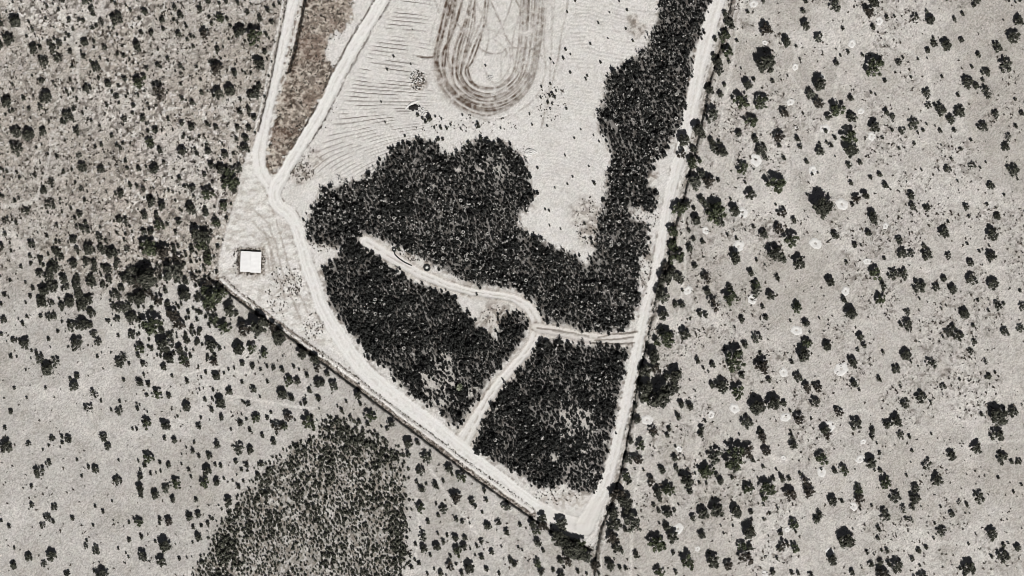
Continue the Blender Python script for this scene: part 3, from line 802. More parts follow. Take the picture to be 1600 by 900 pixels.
def crown_arrays(seed, lobes, spread, leaf=0.12, flat=0.8, gap=0.0):
    r = np.random.default_rng(seed)
    parts = []
    for i in range(lobes):
        a = 2 * math.pi * (i * 0.381966 + 0.15 * r.random())
        rho = spread * math.sqrt((i + 0.5) / lobes) * (0.85 + 0.3 * r.random())
        if i > 2 and r.random() < gap:
            continue
        lr = (0.13 + 0.15 * r.random()) * (1.7 if lobes < 7 else 1.0)
        zc = 0.42 + flat * 0.55 * (1 - rho ** 2) * (0.7 + 0.5 * r.random())
        c = np.array([rho * math.cos(a), rho * math.sin(a), zc])
        v, f = ICO1
        d = 1 + 0.34 * r.normal(size=(len(v), 1)).clip(-1.3, 1.7)
        parts.append((c + v * d * lr * np.array([1, 1, 0.8]), f))
        n = int(14 + 40 * lr)
        q = r.normal(size=(n, 3))
        q /= np.linalg.norm(q, axis=1)[:, None]
        q[:, 2] = np.abs(q[:, 2]) * 0.9 - 0.15
        parts.append(leaf_tris(c + q * lr * (0.95 + 0.45 * r.random((n, 1))), n, leaf, r))
    n = 60 if lobes > 7 else 16                   # loose sprays between and beyond the lobes
    q = r.normal(size=(n, 3))
    q /= np.linalg.norm(q, axis=1)[:, None]
    q *= (0.55 + 0.5 * r.random((n, 1)))
    q[:, 2] = np.abs(q[:, 2]) * 0.55 + 0.35
    parts.append(leaf_tris(q, n, leaf * 0.9, r))
    return join(parts)


def trunk_mesh(seed):
    r = np.random.default_rng(seed)
    bm = bmesh.new()

    def limb(p0, p1, ra, rb, seg=6):
        p0, p1 = Vector(p0), Vector(p1)
        q = (p1 - p0).to_track_quat('Z', 'Y')
        ring = []
        for p, rad in ((p0, ra), (p1, rb)):
            ring.append([bm.verts.new(p + q @ Vector((rad * math.cos(2 * math.pi * k / seg), rad * math.sin(2 * math.pi * k / seg), 0))) for k in range(seg)])
        for k in range(seg):
            bm.faces.new((ring[0][k], ring[0][(k + 1) % seg], ring[1][(k + 1) % seg], ring[1][k]))
        bm.faces.new(ring[1])
    limb((0, 0, -0.12), (0.02, 0.01, 0.32), 0.085, 0.06)
    for k in range(4):
        a = 2 * math.pi * (k + 0.6 * r.random()) / 4
        e = (0.42 * math.cos(a), 0.42 * math.sin(a), 0.58 + 0.15 * r.random())
        limb((0.02, 0.01, 0.3), e, 0.045, 0.018)
    return bm_mesh("trunk", bm)


# crown kinds: (word for the label, variants)
STYLES = [("rounded", [crown_arrays(100 + i, 26, 0.80, 0.09, 0.9, 0.08) for i in range(6)], 0),
          ("ragged", [crown_arrays(200 + i, 22, 0.92, 0.11, 0.8, 0.3) for i in range(6)], 1),
          ("clumpy", [crown_arrays(300 + i, 14, 0.85, 0.12, 0.8, 0.25) for i in range(6)], 2),
          ("thin grey", [crown_arrays(400 + i, 18, 0.90, 0.10, 0.6, 0.3) for i in range(5)], 3)]
SMALL = [crown_arrays(500 + i, 4, 0.55, 0.18, 0.7) for i in range(6)]
CROWN_MESH = {}
for si, (wd, arr, mi) in enumerate(STYLES):
    for vi, (v, f) in enumerate(arr):
        me = mesh_from("crown", v, f)
        me.materials.append(M_LEAF[mi])
        CROWN_MESH[(si, vi)] = me
TRUNKS = []
for i in range(3):
    me = trunk_mesh(60 + i)
    me.materials.append(M_BARK)
    TRUNKS.append(me)

# ------------------------------------------------------------------ trees one by one
LANDMARKS = [(392, 409, "white square hut"), (430, 296, "fork of the two northern roads"), (1000, 528, "short track's east-road junction"), (915, 845, "southern tip of the plot"),
             (1145, 710, "widest tree of the eastern scrub"), (1282, 319, "big round tree beside a bright soil ring"), (1147, 560, "big shaggy tree of the mid-eastern scrub"),
             (1195, 96, "big dense tree of the north-eastern scrub"), (1325, 213, "long dark tree at the upper east edge"), (1321, 842, "big round tree in the south-east corner"),
             (1210, 286, "big pointed tree of the eastern scrub"), (1235, 372, "long tree of the central eastern scrub"), (1030, 615, "broad thicket tree touching the east road"),
             (988, 814, "broad tree by the road's southern end"), (310, 367, "big tree north-west of the hut"), (397, 56, "big double tree of the north-western scrub"),
             (249, 141, "big tree at the north-west edge"), (230, 430, "broad grove tree at the west edge"), (404, 505, "broad tree against the south-west ditch"),
             (895, 855, "broad tree below the southern tip"), (257, 850, "round tree in the south-west corner"), (484, 660, "open-crowned tree above the dotted patch"), (711, 776, "tall tree between ditch and dotted patch"),
             (1037, 525, "broad tree beyond the track's east junction"), (1182, 634, "dense tree of the south-eastern scrub"), (360, 283, "dark tree tucked against the western road"), (345, 628, "round tree amid the south-western scrub"),
             (1196, 762, "big tree south-east of the widest eastern tree"), (733, 886, "round tree on the photo's lower edge"), (1358, 795, "small dark pair on the lower east edge")]
TOP = 300
inframe = [b for b in blobs if 211 <= b[0] <= 1390 and -2 <= b[1] <= 902]
single = inframe[:TOP]
rest = inframe[TOP:]
lm_label = {}
used_lm = set()
for (lu, lv, ph_) in LANDMARKS:
    best = min((b for b in single), key=lambda b: math.hypot(b[0] - lu, b[1] - lv))
    if "tree" in ph_ and math.hypot(best[0] - lu, best[1] - lv) < 14 and best not in lm_label:
        lm_label[best] = ph_
DIRS = ["east", "north-east", "north", "north-west", "west", "south-west", "south", "south-east"]
ORD = ["", "second", "third", "fourth", "fifth", "sixth", "seventh", "eighth", "ninth", "tenth"]


def octant(du, dv):
    return int(round(math.atan2(-dv, du) / (math.pi / 4))) % 8


relation = {}


def relate(items, LANDMARKS=LANDMARKS):
    """for every item the shortest true 'n-th <direction> of <landmark>' phrase"""
    cand = {b: [] for b in items}
    for (lu, lv, ph_) in LANDMARKS:
        lanes = {}
        for b in items:
            du, dv = b[0] - lu, b[1] - lv
            dd = math.hypot(du, dv)
            if dd < 14 and lm_label.get(b) == ph_:
                continue
            if dd < 0.1:
                continue
            lanes.setdefault(octant(du, dv), []).append((dd, b))
        for o, l in lanes.items():
            l.sort(key=lambda t: t[0])
            for n, (dd, b) in enumerate(l):
                if n < len(ORD):
                    cand[b].append((n * 40 + dd, n, DIRS[o], ph_))
    return {b: (min(c) if c else None) for b, c in cand.items()}


rel = relate(single)
seen = {}


def size_word(r):
    return "large" if r >= 10 else ("medium" if r >= 7 else "small")


def tree(b, style, variant, rot, label):
    u, v, r = b
    R = r * S * (0.94 if (v > 540 and u < 850) else 1.06)
    h = R * 1.35 + 0.45
    off = 0.26 * R / S
    uu, vv = u + off * 0.36, v + off * 0.93
    x, y, _ = W(uu, vv)
    e = obj("scrub_tree", None, None, None, (x, y, ground_z(x, y)))
    e.empty_display_size = 0.5
    tag(e, label, "tree", "trees and bushes scattered over the dry scrub")
    obj("trunk", TRUNKS[variant % 3], None, e, None, (0, 0, rot), (R, R, h))
    obj("crown", CROWN_MESH[(style, variant % len(STYLES[style][1]))], None, e, None, (0, 0, rot), (R * (0.9 + 0.2 * random.random()), R * (0.9 + 0.2 * random.random()), h))
    return e


labels_used = set()
for i, b in enumerate(single):
    u, v, r = b
    n1 = random.random()
    if r > 12:
        style = 0 if n1 < 0.45 else (1 if n1 < 0.8 else 3)
    else:
        style = 0 if n1 < 0.35 else (1 if n1 < 0.65 else (2 if n1 < 0.88 else 3))
    if b in lm_label:
        style = 0 if ("round" in lm_label[b] or "dense" in lm_label[b]) else (1 if style != 1 and "shaggy" in lm_label[b] else style)
        lab = lm_label[b]
        if len(lab.split()) < 5:
            lab = lab + " on pale ground"
    else:
        c = rel[b]
        wd = STYLES[style][0]
        if c is None:
            lab = f"{size_word(r)} {wd} tree at the very edge of the scrub"
        else:
            _, n, dr, ph_ = c
            lab = f"{size_word(r)} {wd} tree, {'first' if n == 0 else ORD[n]} {dr} of the {ph_}"
    if lab in labels_used:
        lab = lab.replace("tree", "dark tree", 1)
    labels_used.add(lab)
    tree(b, style, random.randrange(60), random.random() * 6.28, lab)


def scatter_mesh(name, items, variants, mat, label, cat, sq=1.0, parent_z=True):
    """join many small plants into one mesh: items (x, y, R, h)"""
    parts = []
    for k, (x, y, R, h) in enumerate(items):
        v, f = variants[k % len(variants)]
        a = random.random() * 6.283
        ca_, sa = math.cos(a), math.sin(a)
        vv = np.stack([(v[:, 0] * ca_ - v[:, 1] * sa) * R + x, (v[:, 0] * sa + v[:, 1] * ca_) * R * sq + y, v[:, 2] * h + ground_z(x, y)], 1)
        parts.append((vv, f))
    v, f = join(parts)
    o = obj(name, mesh_from(name, v, f), mat)
    return tag(o, label, cat, kind="stuff")


items = []
for (u, v, r) in rest:
    R = r * S * 1.1
    x, y, _ = W(u + 0.1 * r, v + 0.22 * r)
    items.append((x, y, max(R, 0.32), R * 1.2 + 0.3))
n = 0
while n < 470:
    u, v = random.uniform(211, 520), random.uniform(0, 660)
    if n > 300:
        u, v = random.uniform(211, 340), random.uniform(380, 560)
    x, y, _ = W(u, v)
    if zone_at(x, y) != 0 or inside(np.array([u]), np.array([v]), DOTTED)[0] or inside(np.array([u]), np.array([v]), COMPOUND)[0]:
        continue
    if random.random() > (1.0 if v < 430 else 0.35) and n <= 300:
        continue
    r = 1.2 + 1.9 * random.random() ** 2 + (1.2 if n > 300 else 0)
    items.append((x, y, r * S * 1.05, r * S * 1.2 + 0.3))
    n += 1
scatter_mesh("low_shrubs", items, SMALL, M_LEAF[0], "smallest low dark shrubs dotted over the pale scrub and field", "shrubs")

# the same scrub carries on past the sides of the photographed square
items = []
for side in (-1, 1):
    n = 0
    while n < 185:
        u = random.uniform(-25, 206) if side < 0 else random.uniform(1394, 1625)
        v = random.uniform(-20, 920)
        r = 2.4 + 8.5 * random.random() ** 1.8 + (4 if random.random() < 0.08 else 0)
        if all(math.hypot(u - a[0], v - a[1]) > 0.9 * (r + a[2]) for a in items):
            items.append((u, v, r))
            n += 1
for _ in range(420):
    u, v = (random.uniform(-25, 209), random.uniform(-20, 560)) if random.random() < 0.75 else (random.choice((random.uniform(-25, 209), random.uniform(1392, 1625))), random.uniform(-20, 920))
    items.append((u, v, 1.3 + 2.6 * random.random() ** 2))
for _ in range(90):
    items.append((random.uniform(60, 209), random.gauss(440, 45), random.uniform(2.5, 9)))
items = [(W(u, v)[0], W(u, v)[1], r * S * 1.06, r * S * 1.25 + 0.3) for u, v, r in items]
BEYOND = [s_[1][i] for s_ in STYLES for i in range(3)]
parts_big = [q for q in items if q[2] >= 4.2 * S]
parts_small = [q for q in items if q[2] < 4.2 * S]


def plant_arrays(items, variants):
    out = []
    for k, (x, y, R, h) in enumerate(items):
        v, f = variants[k % len(variants)]
        a = random.random() * 6.283
        ca_, sa = math.cos(a), math.sin(a)
        out.append((np.stack([(v[:, 0] * ca_ - v[:, 1] * sa) * R + x, (v[:, 0] * sa + v[:, 1] * ca_) * R + y, v[:, 2] * h + ground_z(x, y)], 1), f))
    return out


v, f = join(plant_arrays(parts_big, BEYOND) + plant_arrays(parts_small, SMALL))
tag(obj("scrub_beyond", mesh_from("scrub_beyond", v, f), M_LEAF[0]), "dark scrub trees carrying on past both sides of the photographed ground", "scrub", kind="stuff")

# ------------------------------------------------------------------ dense dark plantings
PINE = [crown_arrays(700 + i, 1, 0.1, 0.30, 0.6) for i in range(3)]


def shrub_variant(seed, n_leaf=16):
    r = np.random.default_rng(seed)
    v, f = ICO1
    dome = v * (1 + 0.3 * r.normal(size=(len(v), 1)).clip(-1, 1.4)) * np.array([0.72, 0.72, 0.55]) + np.array([0, 0, 0.45])
    q = r.normal(size=(n_leaf, 3))
    q /= np.linalg.norm(q, axis=1)[:, None]
    q[:, 2] = np.abs(q[:, 2])
    return join([(dome, f), leaf_tris(q * np.array([0.85, 0.85, 0.7]) + np.array([0, 0, 0.4]), n_leaf, 0.32, r)])


SHRUB = [shrub_variant(800 + i) for i in range(8)]
TUFT = []
for i in range(4):
    r = np.random.default_rng(900 + i)
    q = r.normal(size=(12, 3)) * np.array([0.35, 0.35, 0.2]) + np.array([0, 0, 0.75])
    TUFT.append(leaf_tris(q, 12, 0.55, r, 0.25))


def fill(poly, step, jitter, keep_p, r_lo, r_hi, hmul, margin=0.0, feather=1.8):
    pl = np.array(poly, float)
    u0, v0 = pl.min(0) - 4
    u1, v1 = pl.max(0) + 4
    gu, gv = np.meshgrid(np.arange(u0, u1, step), np.arange(v0, v1, step * 0.88))
    gu[1::2] += step / 2
    gu = gu + rng.normal(0, jitter, gu.shape)
    gv = gv + rng.normal(0, jitter, gv.shape)
    gu, gv = gu.ravel(), gv.ravel()
    x, y = (gu - 800) * S, (450 - gv) * S
    ju = gu + (fbm(x, y, 3.0, 1) - 0.5) * 9
    jv = gv + (fbm(x, y, 3.0, 4) - 0.5) * 9
    d = sdf(ju, jv, poly)
    ok = (d > margin + rng.normal(0, feather, d.shape)) & (rng.random(d.shape) < keep_p(gu, gv, d)) & (gv > -24) & (gv < 924)
    for tr in (T_LOOP, T_LINK):
        sg, hwid = road_field(gu, gv, [tuple(q) for q in spline(tr, 5)])
        ok &= np.abs(sg) > hwid + 2.0 + rng.normal(0, 1.2, d.shape)
    for hu, hv, hr in COMP_HOLES:
        ok &= (np.hypot(gu - hu, gv - hv) > hr * (0.45 + 0.5 * rng.random(d.shape))) | (rng.random(d.shape) < 0.1)
    out = []
    bigness = sm(fbm(x[ok], y[ok], 6.0, 7, 2), 0.42, 0.7)
    for a, b, g in zip(x[ok], y[ok], bigness):
        R = random.uniform(r_lo, r_hi) * (0.85 + 0.5 * g) * (1.45 if random.random() < 0.05 else 1.0)
        out.append((a, b, R, R * hmul * random.uniform(0.8, 1.4)))
    return out


def keep_dense(gu, gv, d):
    x, y = (gu - 800) * S, (450 - gv) * S
    k = 0.95 - (0.28 if poly is DENSE_MAIN else 0.14) * sm(fbm(x, y, 5.0, 6, 2), 0.5, 0.72)
    for eu, ev, er, a in ((905, 668, 58, 0.3), (682, 596, 52, 0.34), (905, 735, 40, 0.2), (770, 262, 36, 0.2)):
        k = k - a * sm(np.hypot(gu - eu, gv - ev), er, er * 0.4) * sm(fbm(x, y, 3.5, 2, 2), 0.4, 0.6)
    return np.where(d < 6, k * 0.72, k)


DENSE = [(DENSE_MAIN, "dense dark shrub planting that bends from the field down the east road"), (DENSE_WEST, "dense dark shrub block between the long road and the curling track"),
         (DENSE_SOUTH, "dense dark shrub block enclosed by the tracks at the plot's southern end")]
for poly, lab in DENSE:
    it = fill(poly, 4.0 if poly is DENSE_MAIN else 3.8, 1.4, keep_dense, 0.38, 0.84, 1.7, 0.0, 3.2)
    scatter_mesh("dense_shrubs", it, SHRUB, M_DENSE, lab, "shrubs")
# pale dry grass standing up between the shrubs
it = []
for poly, _ in DENSE:
    def kp(gu, gv, d):
        x, y = (gu - 800) * S, (450 - gv) * S
        return (1.0 if poly is DENSE_MAIN else 0.32) * (0.2 + 0.42 * sm(fbm(x, y, 9.0, 11, 2), 0.42, 0.7) * np.where(d < 8, 1.3, 1.0)) + 0.3 * np.clip(sum(np.hypot(gu - a, gv - b) < c * 1.3 for a, b, c in COMP_HOLES), 0, 1)
    it += fill(poly, 4.6, 2.2, kp, 0.2, 0.44, 5.0, -2.0)
scatter_mesh("dry_grass", it, TUFT, M_PALE, "pale dry grass tufts standing between the dense dark shrubs", "grass")


# dotted scrub patch in the south-west
def keep_dot(gu, gv, d):
    x, y = (gu - 800) * S, (450 - gv) * S
    k = 0.74 + 0.2 * sm(d, 40, 4) - 0.35 * sm(fbm(x, y, 10.0, 12, 2), 0.45, 0.7)
    return k


it = fill(DOTTED, 3.7, 1.7, keep_dot, 0.24, 0.62, 1.6, 1.0, 6.0)
it += fill(DOTTED, 8.0, 3.0, lambda a, b, d: np.where(d < 6, 0.3, 0.0), 0.3, 0.7, 1.4, -16.0, 4.0)     # strays round the edge
rim = fill(DOTTED, 9.0, 2.5, lambda a, b, d: np.where(d < 34, 0.7, 0.12), 0.55, 1.0, 1.3, 0.0, 6.0)
it += rim
scatter_mesh("scrub_patch", it, SHRUB, M_LEAF[0], "close-dotted patch of low blackish shrubs in the south-west", "shrubs")

# weeds along ditches, road edges and round the hut
it = []


def along(pts, n, spread, lo, hi, p=1.0):
    sp = spline(pts, 10)
    seg = np.hypot(*(sp[1:, :2] - sp[:-1, :2]).T)
    cum = np.concatenate([[0], np.cumsum(seg)])
    for t in rng.random(n) * cum[-1]:
        k = min(np.searchsorted(cum, t) - 1, len(sp) - 2)
        f = (t - cum[k]) / seg[k]
        u, v = sp[k, :2] * (1 - f) + sp[k + 1, :2] * f + rng.normal(0, spread, 2)
        if -24 < v < 924:
            x, y, _ = W(u, v)
            R = random.uniform(lo, hi)
            it.append((x, y, R, R * 1.3))


along(DITCH_SW, 760, 0.55, 0.25, 0.48)  # dense black scrub rows added to draw the ditches' shade lines
along(DITCH_E, 620, 0.7, 0.22, 0.48)
along(LINE_BROWN, 150, 0.6, 0.22, 0.42)
scatter_mesh("ditch_shade_scrub", it, SHRUB, M_DENSE, "thin black lines of low scrub deepening the shade in the boundary ditches", "scrub")
it = []
along([(a + 3, b - 3) for a, b in DITCH_SW], 260, 1.6, 0.18, 0.34)
along([(a + 3, b - 4) for a, b in BUND_SW], 240, 1.0, 0.16, 0.32)
along(DITCH_E, 260, 2.2, 0.16, 0.36)
along(LINE_NW, 90, 0.7, 0.16, 0.34)
along(LINE_BROWN, 130, 0.9, 0.2, 0.45)
along([(u - 13, v) for u, v, w in R_MID[:6]], 110, 0.8, 0.15, 0.3)
along([(u + 12, v) for u, v, w in R_MID[:6]], 60, 0.8, 0.12, 0.25)
for (u0, v0, ru, rv, n) in ((392, 409, 23, 22, 260), (392, 409, 19, 19, 200), (652, 125, 12, 16, 90), (490, 150, 38, 60, 160), (470, 220, 22, 40, 100), (500, 40, 40, 40, 170), (470, 270, 22, 16, 110), (490, 510, 16, 22, 80), (460, 440, 12, 22, 80), (775, 495, 24, 18, 60), (505, 380, 22, 14, 90), (920, 345, 22, 40, 110), (870, 775, 40, 14, 60),
                          (440, 455, 26, 40, 110), (372, 405, 10, 24, 60), (1010, 330, 20, 30, 90), (1010, 420, 10, 40, 70), (640, 398, 24, 12, 60), (800, 236, 30, 10, 30), (730, 195, 90, 16, 70), (862, 160, 24, 30, 60)):
    for _ in range(n):
        a, q = random.random() * 6.283, math.sqrt(random.random())
        u, v = u0 + ru * q * math.cos(a), v0 + rv * q * math.sin(a)
        if abs(u - 392) < 17 and abs(v - 409) < 17:
            continue
        x, y, _ = W(u, v)
        if zone_at(x, y) >= 4:
            continue
        R = random.uniform(0.14, 0.36)
        it.append((x, y, R, R * 1.3))
scatter_mesh("weeds", it, SHRUB, M_WEED, "dark dry weeds lining the ditches, road edges and rough corners", "weeds")

# grass tussocks of the open scrub (thick in the north-west, patchy in the east)
it = []
while len(it) < 11000:
    u, v = random.uniform(-20, 1620), random.uniform(-20, 920)
    x, y, _ = W(u, v)
    i, j = int((x - xs[0]) / STEP), int((y - ys[0]) / STEP)
    if zone[j, i] != 0 and zone[j, i] != 3:
        continue
    pr = 0.75 * NW[j, i] + 0.12 + 0.6 * EAST[j, i] * patch[j, i] + (0.5 if zone[j, i] == 3 else 0)
    if random.random() > pr:
        continue
    R = 0.14 + 0.3 * random.random() ** 2
    it.append((x, y, R, R * 1.2))
DOT = [leaf_tris(np.random.default_rng(950 + i).normal(size=(9, 3)) * np.array([.5, .5, .3]) + np.array([0, 0, .5]), 9, 0.85, np.random.default_rng(950 + i)) for i in range(4)]
scatter_mesh("grass_tussocks", it, DOT, M_WEED, "tiny brown grass tussocks speckling the open scrub", "grass")

# ------------------------------------------------------------------ pale soil rings
RING_MES = []
for variant in range(4):
    bm = bmesh.new()
    seg = 28
    prof = [(0.25, 0.0), (0.45, 0.08), (0.72, 0.26), (0.9, 0.14), (1.1, -0.05)]
    rings_v = []
    rg = random.Random(5 + variant)
    ph1, ph2 = rg.uniform(0, 6.28), rg.uniform(0, 6.28)
    for (pr, pz) in prof:
        row = []
        for k in range(seg):
            a = 2 * math.pi * k / seg
            w = 1 + 0.12 * math.sin(2 * a + ph1) + 0.07 * math.sin(5 * a + ph2) + 0.06 * rg.uniform(-1, 1)
            low = 1 - 0.75 * max(0.0, math.sin(a + ph2)) ** 3            # worn down on one side
            row.append(bm.verts.new((pr * w * math.cos(a), pr * w * math.sin(a), pz * low * (0.7 + 0.6 * rg.random()) if pz > 0 else pz)))
        rings_v.append(row)
    for a, b in zip(rings_v[:-1], rings_v[1:]):
        for k in range(seg):
            bm.faces.new((a[k], b[k], b[(k + 1) % seg], a[(k + 1) % seg]))
    RING_MES.append(bm_mesh("soil_ring", bm, True))
    RING_MES[-1].materials.append(M_SAND)
relr = relate([(a, b, c) for a, b, c in rings])
for b in rings:
    u, v, r = b
    x, y, _ = W(u, v)
    o = obj("soil_ring", RING_MES[random.randrange(4)], None, None, (x, y, ground_z(x, y) + 0.03), (0, 0, random.random() * 6.28), (r * S * 1.08, r * S * 1.08, 0.8))
    _, n, dr, ph_ = relr[b]
    sz = "broad" if r >= 7 else ("medium" if r >= 5.5 else "small")
    tag(o, f"{sz} pale soil ring, {'first' if n == 0 else ORD[n]} {dr} of the {ph_}", "soil ring", "pale soil rings in the scrub")

# pale rosettes in the dark plantings
ros = []
r = np.random.default_rng(31)
n = 22
a = np.arange(n) / n * 2 * np.pi
c = np.stack([0.68 * np.cos(a), 0.68 * np.sin(a), 0.9 + 0.1 * r.random(n)], 1)
v1, f1 = leaf_tris(c, n, 0.44, r, 0.2)
v2, f2 = leaf_tris(np.stack([0.3 * np.cos(a), 0.3 * np.sin(a), 0.45 + 0 * a], 1), n, 0.3, r)
v, f = join([(v1, f1), (v2, f2)])
ROS = mesh_from("grass_clump", v, f)
ROS.materials.append(M_PALE)
CLUMPS = [q for q in parse(PALE_RINGS) if q[1] < 900]
relc = relate([(a, b, 1.0) for a, b in CLUMPS], [(667, 419, "black round trough with pale centre"), (718, 605, "pale green bush"), (838, 518, "track junction in the shrubs"), (1000, 528, "short track's east end"),
                                               (829, 238, "white rubble pile"), (570, 376, "curling track's north end"), (505, 298, "western end of the shrubs"), (722, 690, "curling track's south end")])
for (u, v_) in CLUMPS:
    _, n, dr, ph_ = relc[(u, v_, 1.0)]
    x, y, _ = W(u, v_)
    o = obj("grass_clump", ROS, None, None, (x, y, ground_z(x, y)), (0, 0, random.random() * 6.28), (0.75, 0.75, 2.0))
    tag(o, f"small pale round grass clump, {'first' if n == 0 else ORD[n]} {dr} of the {ph_}", "grass clump", "pale grass clumps among the dark shrubs")

# pale green bush in the western block
x, y, _ = W(718, 605)
e = obj("pale_bush", None, None, None, (x, y, ground_z(x, y)))
tag(e, "single pale green bush standing in the dense western shrub block", "bush")
v, f = crown_arrays(77, 12, 0.7, 0.12, 0.8)
obj("crown", mesh_from("crown", v, f), M_LIME, e, None, None, (1.8, 1.8, 3.0))
obj("trunk", TRUNKS[0], None, e, None, None, (1.6, 1.6, 2.6))


# ------------------------------------------------------------------ the white hut
def box(bm, x0, x1, y0, y1, z0, z1):
    vs = [bm.verts.new(p) for p in ((x0, y0, z0), (x1, y0, z0), (x1, y1, z0), (x0, y1, z0), (x0, y0, z1), (x1, y0, z1), (x1, y1, z1), (x0, y1, z1))]
    for q in ((0, 3, 2, 1), (4, 5, 6, 7), (0, 1, 5, 4), (1, 2, 6, 5), (2, 3, 7, 6), (3, 0, 4, 7)):
        bm.faces.new([vs[k] for k in q])


def box_obj(name, dims, mat, parent):
    bm = bmesh.new()
    box(bm, *dims)
    return obj(name, bm_mesh(name, bm), mat, parent)


hx, hy, _ = W(392, 409)
hut = obj("hut", None, None, None, (hx, hy, 0.0), (0, 0, math.radians(-2)))
tag(hut, "small square hut with a plain white roof in the western clearing", "hut")
hw_ = 3.75
box_obj("wall", (-hw_, hw_, -hw_, -hw_ + 0.2, -0.3, 0.85), M_WALL, hut)
box_obj("wall", (-hw_, hw_, hw_ - 0.2, hw_, -0.3, 0.85), M_WALL, hut)
box_obj("wall", (-hw_, -hw_ + 0.2, -hw_ + 0.2, hw_ - 0.2, -0.3, 0.85), M_WALL, hut)
box_obj("wall", (hw_ - 0.2, hw_, -hw_ + 0.2, hw_ - 0.2, -0.3, 0.85), M_WALL, hut)
dr = box_obj("door", (-0.5, 0.5, -hw_ - 0.05, -hw_ + 0.0, 0.0, 0.78), M_DOOR, hut)
box_obj("handle", (0.32, 0.38, -hw_ - 0.11, -hw_ - 0.052, 0.4, 0.5), M_STONE, dr)
for sgn in (-1, 1):
    bm = bmesh.new()
    nrib = 33
    y0, y1 = (-3.98, 4.02) if sgn < 0 else (-4.2, 3.95)
    rows = []
    for k in range(nrib + 1):
        yy = y0 + (y1 - y0) * k / nrib
        bumpz = 0.012 if k % 2 else 0.0
        rows.append([bm.verts.new((sgn * 0.03, yy, 1.06 + bumpz)), bm.verts.new((sgn * 4.05, yy, 0.9 + bumpz)), bm.verts.new((sgn * 0.03, yy, 1.02 + bumpz)), bm.verts.new((sgn * 4.05, yy, 0.86 + bumpz))])
    for p, q in zip(rows[:-1], rows[1:]):
        bm.faces.new((p[0], p[1], q[1], q[0]))
        bm.faces.new((p[2], q[2], q[3], p[3]))
        bm.faces.new((p[1], p[3], q[3], q[1]))
        bm.faces.new((p[0], q[0], q[2], p[2]))
    for p in (rows[0], rows[-1]):
        bm.faces.new((p[0], p[2], p[3], p[1]))
    bmesh.ops.recalc_face_normals(bm, faces=bm.faces[:])
    obj("roof_slope", bm_mesh("roof_slope", bm), M_ROOF, hut)
box_obj("ridge_cap", (-0.16, 0.16, -4.0, 3.95, 1.115, 1.16), M_ROOF, hut)


# ------------------------------------------------------------------ round troughs, black pipe, rubble
def lathe(name, prof, mat, parent=None, seg=32):
    bm = bmesh.new()
    rows = [[bm.verts.new((r_ * math.cos(2 * math.pi * k / seg), r_ * math.sin(2 * math.pi * k / seg), z_)) for k in range(seg)] for r_, z_ in prof]
    for a_, b_ in zip(rows[:-1], rows[1:]):
        for k in range(seg):
            bm.faces.new((a_[k], a_[(k + 1) % seg], b_[(k + 1) % seg], b_[k]))
    bmesh.ops.recalc_face_normals(bm, faces=bm.faces[:])
    return obj(name, bm_mesh(name, bm, True), mat, parent)


def trough(u, v, R, label):
    x, y, _ = W(u, v)
    e = obj("round_trough", None, None, None, (x, y, ground_z(x, y)))
    tag(e, label, "trough")
    lathe("rim", [(R, -0.1), (R * 1.02, 0.55), (R * 0.92, 0.66), (R * 0.5, 0.6), (R * 0.46, 0.1)], M_BLACK, e)
    lathe("bed", [(R * 0.47, 0.12), (R * 0.2, 0.16), (0.001, 0.17)], M_SAND, e)
    return e


trough(667.3, 418.8, 1.35, "black round trough with a pale centre beside the curling track")
trough(616, 390.3, 0.85, "smaller black round trough at the head of the bent black pipe")
PIPE = [(616.5, 393.5), (617.5, 398), (625, 405), (633, 410.3), (643.5, 415.2)]
bm = bmesh.new()
sp = spline(PIPE, 8)
rows = []
for k in range(len(sp)):
    t = sp[min(k + 1, len(sp) - 1)] - sp[max(k - 1, 0)]
    t = np.array([t[0], -t[1]]) / np.hypot(*t)
    nrm = np.array([-t[1], t[0]])
    x, y, _ = W(*sp[k])
    rad = 0.27 - 0.09 * k / len(sp)
    rows.append([bm.verts.new((x + nrm[0] * rad * math.cos(a), y + nrm[1] * rad * math.cos(a), ground_z(x, y) + 0.22 + rad * math.sin(a))) for a in np.linspace(0, 2 * math.pi, 10, endpoint=False)])
for a_, b_ in zip(rows[:-1], rows[1:]):
    for k in range(10):
        bm.faces.new((a_[k], a_[(k + 1) % 10], b_[(k + 1) % 10], b_[k]))
bm.faces.new(rows[0])
bm.faces.new(rows[-1])
bmesh.ops.recalc_face_normals(bm, faces=bm.faces[:])
tag(obj("pipe", bm_mesh("pipe", bm, True), M_BLACK), "long bent black pipe lying along the verge of the curling track", "pipe")
x, y, _ = W(621.5, 389)
it = [(x, y, 1.1, 1.4), (x + 0.6, y - 0.3, 0.8, 1.1)]
v, f = join([(np.stack([q[:, 0] * R + a, q[:, 1] * R + b, q[:, 2] * h], 1), fc) for (a, b, R, h), (q, fc) in zip(it, SMALL)])
tag(obj("bush", mesh_from("bush", v, f), M_LEAF[0]), "black bush beside the small trough at the pipe's head", "bush")


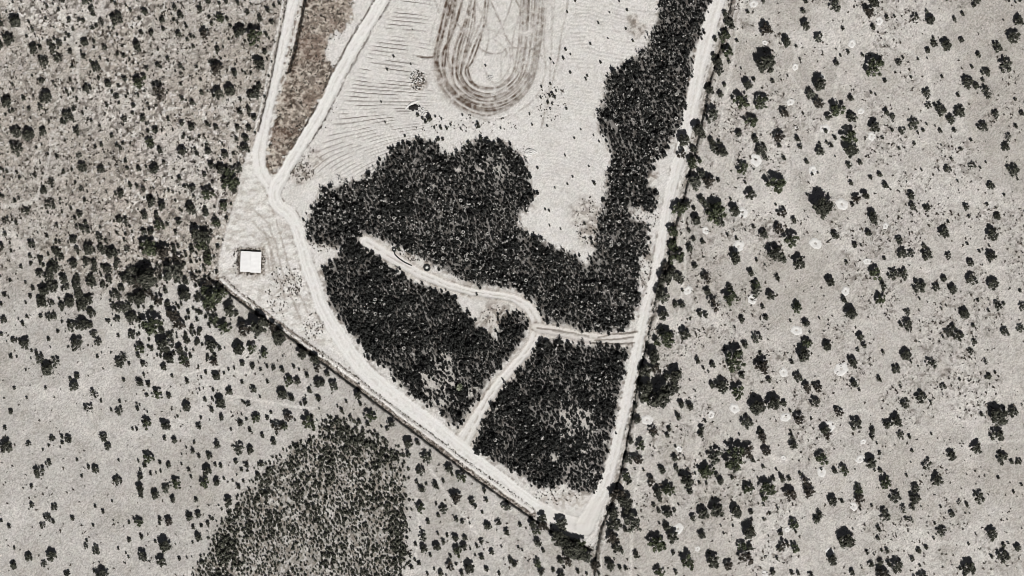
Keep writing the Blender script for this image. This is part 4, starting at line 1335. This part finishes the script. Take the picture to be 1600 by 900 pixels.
def rubble(name, u0, v0, ru, rv, n, lo, hi, mat, label, cat, ang=0.0, hole=0.0, zs=0.7):
    parts = []
    rs = np.random.default_rng(int(u0 * 7 + v0))
    ca_, sa = math.cos(ang), math.sin(ang)
    for _ in range(n):
        a = rs.random() * 6.283
        q = math.sqrt(hole ** 2 + (1 - hole ** 2) * rs.random())
        du, dv = ru * q * math.cos(a), rv * q * math.sin(a)
        u, v = u0 + du * ca_ - dv * sa, v0 + du * sa + dv * ca_
        x, y, _ = W(u, v)
        s = rs.uniform(lo, hi)
        vv = ICO1[0] * (1 + 0.22 * rs.normal(size=(len(ICO1[0]), 1))) * s * np.array([1.2, 0.9, zs]) + np.array([x, y, ground_z(x, y) + s * 0.3 + 0.5 * (1 - q)])
        parts.append((vv, ICO1[1]))
    v, f = join(parts)
    return tag(obj(name, mesh_from(name, v, f), mat), label, cat, kind="stuff")


rubble("pale_rubble", 652, 126, 13, 17, 70, 0.12, 0.35, M_STONE, "pale stone rubble over the oval patch beside the tyre tracks", "rubble")
rubble("pale_rubble", 657, 172, 13, 6, 60, 0.15, 0.4, M_STONE, "pale rubble around the burnt pile below the tyre tracks", "rubble", 0.5)
rubble("burnt_debris", 648, 168, 8.5, 4.5, 70, 0.15, 0.5, M_CHAR, "black burnt debris pile cupped by a white sand bank", "debris", -0.25)
rubble("pale_rubble", 829, 238, 9, 4, 60, 0.15, 0.5, M_STONE, "white rubble pile at the north-east corner of the dark planting", "rubble", -0.15)
rubble("pale_rubble", 766, 122, 6, 5, 24, 0.12, 0.3, M_STONE, "few white stones inside the foot of the tyre track loop", "rubble", 0.2)


def bank(name, pts, w, h, mat, label):
    sp = spline(pts, 8)
    bm = bmesh.new()
    rows = []
    for k in range(len(sp)):
        t = sp[min(k + 1, len(sp) - 1)] - sp[max(k - 1, 0)]
        t = np.array([t[0], -t[1]]) / np.hypot(*t)
        nrm = np.array([-t[1], t[0]])
        x, y, _ = W(*sp[k])
        taper = math.sin(math.pi * (k + 0.6) / (len(sp) + 0.2)) ** 0.6
        rows.append([bm.verts.new((x + nrm[0] * w * s * taper, y + nrm[1] * w * s * taper, ground_z(x, y) - 0.1 + h * taper * z_ * random.uniform(0.85, 1.15))) for s, z_ in ((-1, 0), (-.5, .75), (0, 1), (.5, .75), (1, 0))])
    for a_, b_ in zip(rows[:-1], rows[1:]):
        for k in range(4):
            bm.faces.new((a_[k], a_[k + 1], b_[k + 1], b_[k]))
    bmesh.ops.recalc_face_normals(bm, faces=bm.faces[:])
    return tag(obj(name, bm_mesh(name, bm, True), mat), label, "sand bank")


bank("sand_bank", [(633, 171), (638, 165), (646, 160), (655, 157)], 0.7, 0.5, M_SAND, "white curved sand bank behind the black burnt debris")
bank("sand_bank", [(819, 238), (825, 234.5), (833, 235.5), (840, 238)], 0.8, 0.7, M_STONE, "short white bank on the rubble above the dark planting")

for o in scene.objects:
    if o.type == 'MESH' and o.data.materials and o.parent is None:
        pass
bpy.context.view_layer.update()
